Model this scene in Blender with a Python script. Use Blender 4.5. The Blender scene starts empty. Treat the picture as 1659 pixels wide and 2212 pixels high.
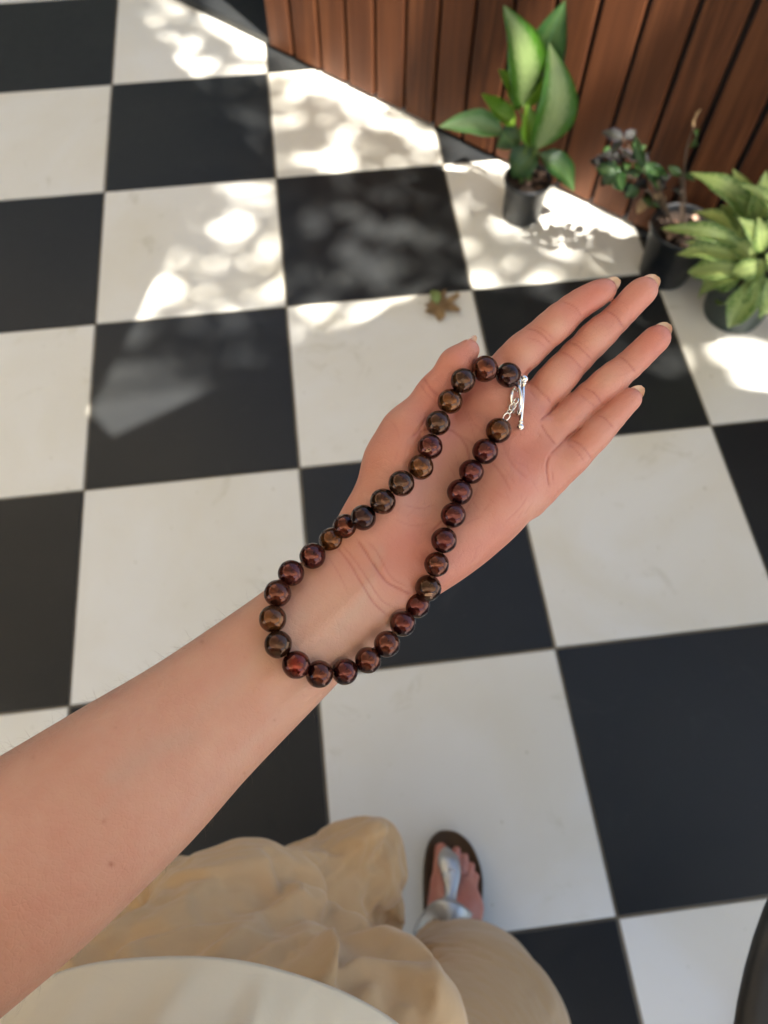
import bpy, bmesh, math, random
import numpy as np
from mathutils import Vector, Matrix, Euler

rnd = random.Random(7)
nr = np.random.RandomState(11)
scene = bpy.context.scene
col = scene.collection

# ------------------------------------------------------------------ camera
CAM = Vector((0.52885, -2.17694, 1.37900))
ROT = Euler((0.473444, -0.000876, -0.120508), 'XYZ')
FPX = 1628.97            # focal length in units of a 1659 px wide frame
cd = bpy.data.cameras.new('camera')
cam = bpy.data.objects.new('camera', cd)
col.objects.link(cam)
cam.location = CAM
cam.rotation_euler = ROT
cd.sensor_fit = 'HORIZONTAL'
cd.sensor_width = 26.0 * 1659 / FPX
cd.lens = 26.0
cd.clip_start = 0.01
cd.clip_end = 500
cd.dof.use_dof = True
cd.dof.focus_distance = 0.335
cd.dof.aperture_fstop = 9.5
scene.camera = cam

# ------------------------------------------------------------------ light
SUN = Vector((0.24, -0.40, 1.0)).normalized()      # direction towards the sun
world = bpy.data.worlds.new('World')
scene.world = world
world.use_nodes = True
wn = world.node_tree
bg = wn.nodes['Background']
sky = wn.nodes.new('ShaderNodeTexSky')
sky.sky_type = 'NISHITA'
sky.sun_disc = False
sky.sun_elevation = math.asin(SUN.z)
sky.sun_rotation = math.atan2(SUN.x, SUN.y)
wn.links.new(sky.outputs[0], bg.inputs[0])
bg.inputs[1].default_value = 0.06
sl = bpy.data.lights.new('sun', 'SUN')
sl.energy = 4.6
sl.angle = math.radians(0.53)
sl.color = (1.0, 0.965, 0.92)
so = bpy.data.objects.new('sun', sl)
col.objects.link(so)
so.rotation_euler = SUN.to_track_quat('Z', 'Y').to_euler()
scene.view_settings.view_transform = 'Standard'
scene.view_settings.look = 'None'
scene.view_settings.gamma = 1
scene.view_settings.use_curve_mapping = False
scene.view_settings.exposure = 2.66
scene.render.engine = 'CYCLES'

# ------------------------------------------------------------------ helpers
RM = np.array(ROT.to_matrix())
CAMN = np.array(CAM)

def cs(x, y, z):
    """point seen at frame position x, y (1659 x 2212) at depth z, in the camera's metric frame"""
    return np.array([(x - 829.5) / FPX * z, (1106 - y) / FPX * z, -z])

def U(x, y, z):
    return CAMN + RM @ cs(x, y, z)

def F(x, y, h=0.0):
    """the same for a point at height h above the floor"""
    d = RM @ np.array([(x - 829.5) / FPX, (1106 - y) / FPX, -1.0])
    return CAMN + d * (h - CAMN[2]) / d[2]

def tag(o, label=None, cat=None, group=None, kind=None):
    if label: o['label'] = label
    if cat: o['category'] = cat
    if group: o['group'] = group
    if kind: o['kind'] = kind
    return o

def empty(name, loc=(0, 0, 0), rz=0.0, label=None, cat=None, group=None, kind=None, parent=None):
    o = bpy.data.objects.new(name, None)
    o.empty_display_size = 0.1
    col.objects.link(o)
    o.location = loc
    o.rotation_euler = (0, 0, rz)
    if parent: o.parent = parent
    return tag(o, label, cat, group, kind)

def link_mesh(name, me, m=None, parent=None, loc=None, smooth=True):
    """me is in world space; if parent is given the object is shifted so that it keeps its place"""
    o = bpy.data.objects.new(name, me)
    col.objects.link(o)
    if m is not None and not me.materials: me.materials.append(m)
    if smooth:
        me.polygons.foreach_set('use_smooth', [True] * len(me.polygons))
    if parent is not None:
        o.parent = parent
        bpy_loc = world_matrix(parent)
        o.matrix_parent_inverse = bpy_loc.inverted()
    return o

def world_matrix(o):
    m = Matrix.LocRotScale(o.location, o.rotation_euler, o.scale)
    if o.parent: m = world_matrix(o.parent) @ o.matrix_parent_inverse @ m
    return m

def mesh_np(name, V, Fc):
    me = bpy.data.meshes.new(name)
    V = np.asarray(V, dtype=np.float32)
    Fc = np.asarray(Fc, dtype=np.int32)
    n = Fc.shape[1]
    me.vertices.add(len(V)); me.vertices.foreach_set('co', V.ravel())
    me.loops.add(Fc.size); me.loops.foreach_set('vertex_index', Fc.ravel())
    me.polygons.add(len(Fc))
    me.polygons.foreach_set('loop_start', np.arange(0, Fc.size, n, dtype=np.int32))
    me.polygons.foreach_set('loop_total', np.full(len(Fc), n, dtype=np.int32))
    me.update(calc_edges=True)
    return me

def bm_mesh(name, bm):
    me = bpy.data.meshes.new(name)
    bmesh.ops.recalc_face_normals(bm, faces=bm.faces)
    bm.to_mesh(me); bm.free()
    return me

def box_bm(sx, sy, sz, bevel=0.0, seg=1, bm=None, mat=None):
    bm2 = bmesh.new()
    bmesh.ops.create_cube(bm2, size=1.0)
    bmesh.ops.scale(bm2, vec=(sx, sy, sz), verts=bm2.verts)
    if bevel: bmesh.ops.bevel(bm2, geom=bm2.edges[:] , offset=bevel, segments=seg, affect='EDGES', profile=0.5)
    if mat is not None: bm2.transform(mat)
    if bm is None: return bm2
    me = bpy.data.meshes.new('t'); bm2.to_mesh(me); bm2.free(); bm.from_mesh(me); bpy.data.meshes.remove(me)
    return bm

def tube(bm, pts, rads, seg=10, cap=True, closed=False, flat=None):
    """tube along a polyline; flat = (half width, half thickness) scale per point"""
    pts = [Vector(p) for p in pts]
    n = len(pts)
    if not hasattr(rads, '__len__'): rads = [rads] * n
    rings = []
    up = None
    for i, p in enumerate(pts):
        if closed: t = (pts[(i + 1) % n] - pts[i - 1]).normalized()
        else: t = (pts[min(i + 1, n - 1)] - pts[max(i - 1, 0)]).normalized()
        if up is None:
            up = Vector((0, 0, 1)) if abs(t.z) < 0.9 else Vector((1, 0, 0))
        a = t.cross(up)
        if a.length < 1e-5: a = t.orthogonal()
        a.normalize(); b = a.cross(t).normalized(); up = b
        ring = []
        for k in range(seg):
            an = 2 * math.pi * k / seg
            fa, fb = flat if flat else (1, 1)
            ring.append(bm.verts.new(p + (a * math.cos(an) * fa + b * math.sin(an) * fb) * rads[i]))
        rings.append(ring)
    m = n if closed else n - 1
    for i in range(m):
        r0, r1 = rings[i], rings[(i + 1) % n]
        for k in range(seg):
            bm.faces.new((r0[k], r0[(k + 1) % seg], r1[(k + 1) % seg], r1[k]))
    if cap and not closed:
        bm.faces.new(rings[0][::-1]); bm.faces.new(rings[-1])
    return bm

def lathe(bm, prof, seg=40, center=(0, 0, 0)):
    c = Vector(center); rings = []
    for r, z in prof:
        if r < 1e-6: rings.append([bm.verts.new(c + Vector((0, 0, z)))])
        else: rings.append([bm.verts.new(c + Vector((r * math.cos(2 * math.pi * k / seg), r * math.sin(2 * math.pi * k / seg), z))) for k in range(seg)])
    for a, b in zip(rings, rings[1:]):
        for k in range(seg):
            k2 = (k + 1) % seg
            if len(a) == 1 and len(b) == 1: continue
            if len(a) == 1: bm.faces.new((a[0], b[k], b[k2]))
            elif len(b) == 1: bm.faces.new((a[k], b[0], a[k2]))
            else: bm.faces.new((a[k], b[k], b[k2], a[k2]))
    return bm

def smooth_path(P, n):
    """Catmull-Rom through P (k x d), n samples"""
    P = np.asarray(P, float)
    k = len(P); Q = np.vstack([2 * P[0] - P[1], P, 2 * P[-1] - P[-2]])
    t = np.linspace(0, k - 1, n); i = np.minimum(t.astype(int), k - 2); u = (t - i)[:, None]
    p0, p1, p2, p3 = Q[i], Q[i + 1], Q[i + 2], Q[i + 3]
    return 0.5 * (2 * p1 + (p2 - p0) * u + (2 * p0 - 5 * p1 + 4 * p2 - p3) * u ** 2 + (3 * p1 - p0 - 3 * p2 + p3) * u ** 3)

# ------------------------------------------------------------------ materials
def mat(name, color=(.5, .5, .5), rough=.5, metal=0.0, **kw):
    m = bpy.data.materials.new(name); m.use_nodes = True
    p = m.node_tree.nodes['Principled BSDF']
    p.inputs['Base Color'].default_value = (*color, 1)
    p.inputs['Roughness'].default_value = rough
    p.inputs['Metallic'].default_value = metal
    for k, v in kw.items():
        p.inputs[k.replace('_', ' ')].default_value = v
    return m

class G:
    def __init__(s, m): s.t = m.node_tree; s.p = s.t.nodes['Principled BSDF']
    def n(s, kind, **kw):
        x = s.t.nodes.new('ShaderNode' + kind)
        for k, v in kw.items():
            if isinstance(v, bpy.types.NodeSocket): s.t.links.new(v, x.inputs[k.replace('_', ' ')])
            elif k in ('operation', 'blend_type', 'data_type', 'attribute_name', 'wave_type', 'bands_direction', 'feature', 'noise_dimensions', 'rings_direction'): setattr(x, k, v)
            else: x.inputs[k.replace('_', ' ')].default_value = v
        return x
    def link(s, a, b): s.t.links.new(a, b)
    def math(s, op, a, b=None, clamp=False):
        x = s.t.nodes.new('ShaderNodeMath'); x.operation = op; x.use_clamp = clamp
        for i, v in enumerate((a, b)):
            if v is None: continue
            if isinstance(v, bpy.types.NodeSocket): s.t.links.new(v, x.inputs[i])
            else: x.inputs[i].default_value = v
        return x.outputs[0]
    def mix(s, fac, a, b, mode='MIX'):
        x = s.t.nodes.new('ShaderNodeMix'); x.data_type = 'RGBA'; x.blend_type = mode
        for key, v in ((0, fac), (6, a), (7, b)):
            if isinstance(v, bpy.types.NodeSocket): s.t.links.new(v, x.inputs[key])
            else: x.inputs[key].default_value = v if key == 0 else (*v, 1)
        return x.outputs[2]
    def ramp(s, f, stops):
        x = s.t.nodes.new('ShaderNodeValToRGB'); s.t.links.new(f, x.inputs[0])
        el = x.color_ramp.elements
        while len(el) < len(stops): el.new(0.5)
        for e, (p, c) in zip(el, stops):
            e.position = p; e.color = (*c, 1) if hasattr(c, '__len__') else (c, c, c, 1)
        return x.outputs[0]
    def noise(s, scale, detail=3, rough=.5, vec=None, dist=0.0):
        x = s.n('TexNoise', Scale=scale, Detail=detail, Roughness=rough, Distortion=dist)
        if vec is not None: s.link(vec, x.inputs['Vector'])
        return x.outputs[0]
    def obj(s): return s.t.nodes.new('ShaderNodeTexCoord').outputs['Object']
    def geo(s): return s.t.nodes.new('ShaderNodeNewGeometry').outputs['Position']
    def uv(s): return s.t.nodes.new('ShaderNodeTexCoord').outputs['UV']
    def rnd(s): return s.t.nodes.new('ShaderNodeObjectInfo').outputs['Random']
    def mapping(s, vec, scale=(1, 1, 1), rot=(0, 0, 0)):
        x = s.t.nodes.new('ShaderNodeMapping'); s.link(vec, x.inputs[0])
        x.inputs['Scale'].default_value = scale; x.inputs['Rotation'].default_value = rot
        return x.outputs[0]
    def bump(s, h, strength=.3, dist=.001, prev=None):
        x = s.t.nodes.new('ShaderNodeBump'); x.inputs['Strength'].default_value = strength
        x.inputs['Distance'].default_value = dist; s.link(h, x.inputs['Height'])
        if prev: s.link(prev, x.inputs['Normal'])
        return x.outputs[0]
    def attr(s, name):
        x = s.t.nodes.new('ShaderNodeAttribute'); x.attribute_name = name; return x

def tile_mat(name, c1, c2, spots, rough, spotcol):
    m = mat(name, c1, rough); g = G(m); pos = g.geo()
    n1 = g.noise(3.1, 4, .55, pos, .6); n2 = g.noise(38, 4, .6, pos); n3 = g.noise(900, 2, .5, pos)
    c = g.mix(g.ramp(n1, [(.35, 0.0), (.68, 1.0)]), c1, c2)
    c = g.mix(g.math('MULTIPLY', g.rnd(), .34), c, tuple(x * .86 for x in c1))
    st = g.ramp(g.noise(6.5, 6, .68, pos, 1.2), [(.60, 0.0), (.74, 1.0)])
    c = g.mix(g.math('MULTIPLY', st, spots), c, spotcol)
    sp = g.ramp(g.noise(75, 2, .4, pos), [(.73, 0.0), (.78, 1.0)])
    c = g.mix(g.math('MULTIPLY', sp, spots * 1.2), c, spotcol)
    g.link(c, g.p.inputs['Base Color'])
    r = g.math('ADD', g.math('MULTIPLY', n2, .22), rough - .10)
    g.link(r, g.p.inputs['Roughness'])
    g.link(g.bump(n3, .15, .0004, g.bump(n1, .25, .002)), g.p.inputs['Normal'])
    return m

M = {}
M['white_tile'] = tile_mat('cream glazed floor tile', (.70, .68, .61), (.645, .60, .48), .55, .42, (.40, .36, .23))
M['black_tile'] = tile_mat('charcoal glazed floor tile', (.0135, .0142, .0145), (.0190, .0195, .0182), .25, .40, (.05, .05, .046))
M['black_tile'].node_tree.nodes['Principled BSDF'].inputs['Specular IOR Level'].default_value = .28
M['grout'] = mat('dirty grout', (.10, .09, .07), .95)
g = G(M['grout']); g.link(g.mix(g.noise(14, 5, .6, g.geo()), (.07, .062, .048), (.30, .26, .19)), g.p.inputs['Base Color'])
M['ground'] = mat('paving concrete', (.25, .24, .22), .9)
g = G(M['ground']); g.link(g.mix(g.noise(2, 6, .6, g.geo()), (.18, .17, .15), (.32, .31, .28)), g.p.inputs['Base Color'])

def wood_mat():
    m = mat('stained cedar', (.2, .08, .035), .5); g = G(m); o = g.obj()
    off = g.t.nodes.new('ShaderNodeVectorMath'); off.operation = 'ADD'
    g.link(o, off.inputs[0])
    cx = g.t.nodes.new('ShaderNodeCombineXYZ'); r = g.math('MULTIPLY', g.rnd(), 37.0)
    g.link(r, cx.inputs[0]); g.link(r, cx.inputs[2]); g.link(cx.outputs[0], off.inputs[1])
    v = g.mapping(off.outputs[0], (34, 34, 1.6))
    n = g.noise(1.0, 6, .62, v, 1.4)
    fine = g.noise(1.0, 3, .6, g.mapping(off.outputs[0], (300, 300, 7)))
    saw = g.noise(1.0, 1, .3, g.mapping(o, (2, 2, 320)))
    c = g.ramp(n, [(.22, (.010, .0035, .0015)), (.42, (.050, .017, .0065)), (.58, (.096, .034, .012)), (.8, (.16, .064, .024))])
    c = g.mix(g.math('MULTIPLY', g.rnd(), .55), c, (.13, .045, .018))
    c = g.mix(g.math('MULTIPLY', fine, .35), c, (.06, .02, .01))
    knot = g.ramp(g.noise(7, 2, .4, off.outputs[0]), [(.70, 0.0), (.78, 1.0)])
    c = g.mix(g.math('MULTIPLY', knot, .7), c, (.045, .018, .01))
    g.link(c, g.p.inputs['Base Color'])
    g.p.inputs['Roughness'].default_value = .55; g.p.inputs['Specular IOR Level'].default_value = .16
    g.link(g.bump(fine, .3, .0006, g.bump(saw, .35, .0006)), g.p.inputs['Normal'])
    return m
M['wood'] = wood_mat()
M['dark_wood'] = mat('dark batten', (.012, .006, .004), .8)
M['plastic'] = mat('black plastic', (.013, .014, .015), .42)
g = G(M['plastic']); g.link(g.mix(g.ramp(g.noise(26, 5, .65, g.geo()), [(.5, 0.), (.75, 1.)]), (.012, .013, .014), (.05, .045, .038)), g.p.inputs['Base Color'])
M['green_plastic'] = mat('dark green plastic', (.010, .022, .018), .38)
M['soil'] = mat('potting soil', (.03, .018, .011), .95)
g = G(M['soil']); sn = g.noise(90, 5, .7, g.geo()); g.link(g.ramp(sn, [(.3, (.01, .006, .004)), (.6, (.05, .03, .018)), (.72, (.16, .10, .06))]), g.p.inputs['Base Color']); g.link(g.bump(sn, 1, .004), g.p.inputs['Normal'])
M['bark'] = mat('bark chips', (.25, .14, .08), .8)
g = G(M['bark']); g.link(g.mix(g.rnd(), (.12, .06, .035), (.42, .27, .18)), g.p.inputs['Base Color'])

def leaf_mat(name, edge, mid, vein, speck=0.0, rough=.34, trans=.35):
    m = mat(name, edge, rough); g = G(m); uv = g.uv()
    sep = g.t.nodes.new('ShaderNodeSeparateXYZ'); g.link(uv, sep.inputs[0])
    d = g.math('ABSOLUTE', g.math('SUBTRACT', sep.outputs[0], .5))
    # feathered pale centre following the side veins
    sv = g.math('SINE', g.math('MULTIPLY', g.math('ADD', sep.outputs[1], g.math('MULTIPLY', d, -.9)), 60.0))
    f = g.math('ADD', d, g.math('MULTIPLY', sv, .025))
    f = g.math('ADD', f, g.math('MULTIPLY', g.math('SUBTRACT', g.noise(14, 3, .6, uv), .5), .28))
    c = g.mix(g.ramp(f, [(.19, 0.0), (.34, 1.0)]), mid, edge)
    if speck:
        s = g.ramp(g.noise(1, 3, .75, g.mapping(uv, (9, 17, 1))), [(.46, 0.0), (.53, 1.0)])
        c = g.mix(g.math('MULTIPLY', s, speck), c, mid)
    c = g.mix(g.ramp(d, [(.012, 1.0), (.03, 0.0)]), c, vein)
    c = g.mix(g.math('MULTIPLY', g.rnd(), .45), c, tuple(x * .62 for x in edge))
    g.link(c, g.p.inputs['Base Color'])
    g.link(g.bump(sv, .25, .0015), g.p.inputs['Normal'])
    tr = g.t.nodes.new('ShaderNodeBsdfTranslucent'); g.link(g.mix(.5, c, (.30, .48, .05)), tr.inputs[0])
    mx = g.t.nodes.new('ShaderNodeMixShader'); mx.inputs[0].default_value = trans
    out = g.t.nodes['Material Output']
    g.link(g.p.outputs[0], mx.inputs[1]); g.link(tr.outputs[0], mx.inputs[2]); g.link(mx.outputs[0], out.inputs[0])
    return m
M['leaf_a'] = leaf_mat('silver centred leaf', (.060, .17, .012), (.36, .44, .18), (.40, .48, .2))
M['leaf_sunlit_tint'] = leaf_mat('pale sunlit leaf', (.16, .33, .10), (.34, .48, .24), (.38, .48, .22))  # paler copy for the drooping leaf, sunlight put into its colour
M['leaf_lime'] = leaf_mat('young lime leaf', (.15, .30, .02), (.22, .38, .04), (.33, .45, .08))
M['leaf_dark'] = leaf_mat('deep green leaf', (.022, .070, .014), (.085, .15, .045), (.10, .2, .09), trans=.2)
M['leaf_croton'] = leaf_mat('purple green croton leaf', (.014, .006, .009), (.014, .018, .008), (.06, .03, .02), trans=.15, rough=.5)
M['leaf_speck'] = leaf_mat('speckled lime leaf', (.05, .17, .010), (.60, .70, .24), (.34, .46, .15), speck=.9)
M['stem'] = mat('green stem', (.10, .16, .03), .5)
M['twig'] = mat('brown twig', (.10, .065, .04), .7)
M['dry_leaf'] = mat('dry brown leaf', (.20, .10, .045), .7)
g = G(M['dry_leaf']); g.link(g.mix(g.ramp(g.noise(45, 3, .6, g.geo()), [(.35, 0.), (.65, 1.)]), (.26, .145, .06), (.48, .33, .16)), g.p.inputs['Base Color'])
M['dry_green'] = mat('green leaf remnant', (.16, .20, .05), .6)
M['added_hedge'] = mat('hedge leaf', (.022, .030, .018), .6)
M['canopy'] = mat('tree leaf', (.05, .11, .025), .5)
M['tree_bark'] = mat('tree bark', (.11, .08, .06), .9)
M['black_metal'] = mat('black lacquer', (.012, .012, .013), .38)

def sail_mat():
    m = bpy.data.materials.new('white shade cloth'); m.use_nodes = True; g = G(m)
    g.p.inputs['Base Color'].default_value = (.72, .70, .64, 1); g.p.inputs['Roughness'].default_value = .9
    tr = g.t.nodes.new('ShaderNodeBsdfTranslucent'); tr.inputs[0].default_value = (.80, .735, .63, 1)
    mx = g.t.nodes.new('ShaderNodeMixShader'); mx.inputs[0].default_value = .60
    g.link(g.p.outputs[0], mx.inputs[1]); g.link(tr.outputs[0], mx.inputs[2])
    g.link(mx.outputs[0], g.t.nodes['Material Output'].inputs[0])
    return m
M['sail'] = sail_mat()

def fabric_mat(name, c, scale=1400, crease=.35):
    m = mat(name, c, .85); g = G(m); o = g.geo()
    w = g.noise(scale, 2, .5, o); b = g.noise(9, 4, .6, o); cr = g.noise(38, 5, .6, o, 1.0)
    g.link(g.mix(g.math('MULTIPLY', b, .35), c, tuple(x * .82 for x in c)), g.p.inputs['Base Color'])
    g.p.inputs['Sheen Weight'].default_value = .25
    g.link(g.bump(w, .25, .0004, g.bump(cr, crease, .0022)), g.p.inputs['Normal'])
    return m
M['khaki'] = fabric_mat('khaki cotton', (.57, .370, .185))
M['shirt'] = fabric_mat('cream jersey', (.90, .76, .53), 1800, .35)
M['silver'] = mat('silver', (.83, .81, .76), .10, 1.0)
M['silver_strap'] = mat('silver leather', (.46, .455, .43), .36, .6)
M['footbed'] = mat('worn suede footbed', (.075, .042, .018), .85)
M['cork'] = mat('cork sole', (.05, .032, .02), .8)
M['thread'] = mat('brown silk thread', (.12, .05, .02), .7)

def skin_mat():
    m = mat('skin', (.6, .3, .2), .46); g = G(m); o = g.geo()
    fl = g.attr('flush').outputs['Fac']; cr = g.attr('crease').outputs['Fac']; pl = g.attr('pale').outputs['Fac']; fr = g.attr('freckle').outputs['Fac']
    vn = g.attr('vein').outputs['Fac']
    blotch = g.ramp(g.noise(95, 4, .6, o), [(.3, 0.), (.7, 1.)])
    big = g.ramp(g.noise(28, 3, .55, o), [(.35, 0.), (.65, 1.)])
    c = g.mix(fl, (.515, .275, .182), (.475, .128, .090))
    c = g.mix(g.math('MULTIPLY', big, .35), c, (.56, .32, .225))
    c = g.mix(g.math('MULTIPLY', blotch, .24), c, (.46, .15, .10))
    c = g.mix(g.math('MULTIPLY', pl, .7), c, (.60, .38, .26))
    c = g.mix(g.math('MULTIPLY', vn, .30), c, (.36, .33, .25))
    c = g.mix(g.math('MULTIPLY', cr, .75), c, (.33, .085, .06))  # creases: redder skin, plus darkening that paints in their shade
    c = g.mix(g.math('MULTIPLY', fr, .75), c, (.30, .10, .05))
    g.link(c, g.p.inputs['Base Color'])
    g.p.inputs['Subsurface Weight'].default_value = .22
    g.p.inputs['Subsurface Radius'].default_value = (1.0, .35, .2)
    g.p.inputs['Subsurface Scale'].default_value = .004
    g.link(g.math('ADD', g.math('MULTIPLY', g.noise(220, 3, .6, o), .22), .36), g.p.inputs['Roughness'])
    v = g.t.nodes.new('ShaderNodeTexVoronoi'); v.feature = 'DISTANCE_TO_EDGE'; v.inputs['Scale'].default_value = 420; g.link(o, v.inputs['Vector'])
    vr = g.t.nodes.new('ShaderNodeTexVoronoi'); vr.inputs['Scale'].default_value = 260; g.link(o, vr.inputs['Vector'])
    b = g.bump(g.noise(300, 4, .65, o), .45, .0007)
    b = g.bump(g.ramp(v.outputs[0], [(0.0, 0.0), (.12, 1.0)]), .30, .00025, b)
    g.link(g.bump(g.noise(60, 3, .6, o), .25, .0016, b), g.p.inputs['Normal'])
    return m
M['skin'] = skin_mat()
M['nail'] = mat('bare fingernail', (.64, .46, .34), .24)
M['nail'].node_tree.nodes['Principled BSDF'].inputs['Subsurface Weight'].default_value = .3
M['nail'].node_tree.nodes['Principled BSDF'].inputs['Subsurface Scale'].default_value = .002
M['nail'].node_tree.nodes['Principled BSDF'].inputs['Coat Weight'].default_value = .4
M['hair'] = mat('fine arm hair', (.20, .12, .07), .5)

def pearl_mat(name, base, glow, dark):
    m = mat(name, base, .24, .70); g = G(m); o = g.obj()
    n = g.noise(190, 3, .55, o, .7); n2 = g.noise(420, 3, .6, o)
    c = g.mix(g.ramp(n, [(.38, 0.), (.62, 1.)]), base, glow)
    c = g.mix(g.ramp(g.noise(120, 2, .5, o, .3), [(.5, 0.), (.66, 1.)]), c, dark)
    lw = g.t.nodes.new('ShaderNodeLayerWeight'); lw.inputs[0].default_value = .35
    c = g.mix(g.math('MULTIPLY', lw.outputs['Facing'], 1.0), c, (.006, .0015, .002))  # black rim paints in the reflection of dark surroundings
    g.link(c, g.p.inputs['Base Color'])
    g.link(g.math('ADD', g.math('MULTIPLY', n2, .09), .11), g.p.inputs['Roughness'])
    g.p.inputs['Coat Weight'].default_value = .25; g.p.inputs['Coat Roughness'].default_value = .03
    g.link(g.bump(g.noise(200, 2, .5, o), .16, .0008), g.p.inputs['Normal'])
    return m
PM = {'bronze': pearl_mat('bronze pearl', (0.1025, 0.0312, 0.0098), (0.1763, 0.0656, 0.0164), (0.0246, 0.0074, 0.0057)),
      'brown': pearl_mat('brown pearl', (0.0902, 0.0197, 0.0090), (0.1435, 0.0377, 0.0139), (0.0246, 0.0049, 0.0057)),
      'plum': pearl_mat('plum pearl', (0.0861, 0.0139, 0.0115), (0.1230, 0.0279, 0.0164), (0.0246, 0.0041, 0.0066)),
      'red': pearl_mat('red pearl', (0.1736, 0.0149, 0.0050), (0.1364, 0.0260, 0.0099), (0.0410, 0.0074, 0.0066)),
      'olive': pearl_mat('peacock pearl', (0.0672, 0.0205, 0.0098), (0.0820, 0.0369, 0.0139), (0.0164, 0.0074, 0.0082)),
      'dark': pearl_mat('dark pearl', (0.0369, 0.0115, 0.0098), (0.0615, 0.0213, 0.0115), (0.0090, 0.0066, 0.0082))}
M['chip'] = mat('bare spot on pearl', (.36, .20, .11), .5)

# ------------------------------------------------------------------ implicit surface tools
def smin(a, b, k):
    h = np.clip(0.5 + 0.5 * (b - a) / k, 0, 1)
    return b * (1 - h) + a * h - k * h * (1 - h)

def sd_cone(P, a, b, r1, r2):
    """distance to a round cone, P (...,3)"""
    a = np.asarray(a, np.float32); b = np.asarray(b, np.float32)
    ba = b - a; l2 = float(ba @ ba); rr = r1 - r2; a2 = l2 - rr * rr; il2 = 1.0 / l2
    pa = P - a; y = pa @ ba; z = y - l2
    t = pa * l2 - y[..., None] * ba
    x2 = np.einsum('...i,...i->...', t, t)
    y2 = y * y * l2; z2 = z * z * l2
    k = np.sign(rr) * rr * rr * x2
    d = (np.sqrt(np.maximum(x2 * a2 * il2, 0)) + y * rr) * il2 - r1
    c1 = np.sign(z) * a2 * z2 > k
    c2 = np.sign(y) * a2 * y2 < k
    d = np.where(c2, np.sqrt(x2 + y2) * il2 - r1, d)
    d = np.where(c1, np.sqrt(x2 + z2) * il2 - r2, d)
    return d

def sd_ell(P, c, axes, R):
    """approximate distance to an ellipsoid; axes = half sizes, R = 3x3 rows of unit directions"""
    q = (P - np.asarray(c, np.float32)) @ np.asarray(R, np.float32).T
    ax = np.asarray(axes, np.float32)
    k0 = np.linalg.norm(q / ax, axis=-1); k1 = np.linalg.norm(q / (ax * ax), axis=-1)
    return k0 * (k0 - 1) / np.maximum(k1, 1e-6)

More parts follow.
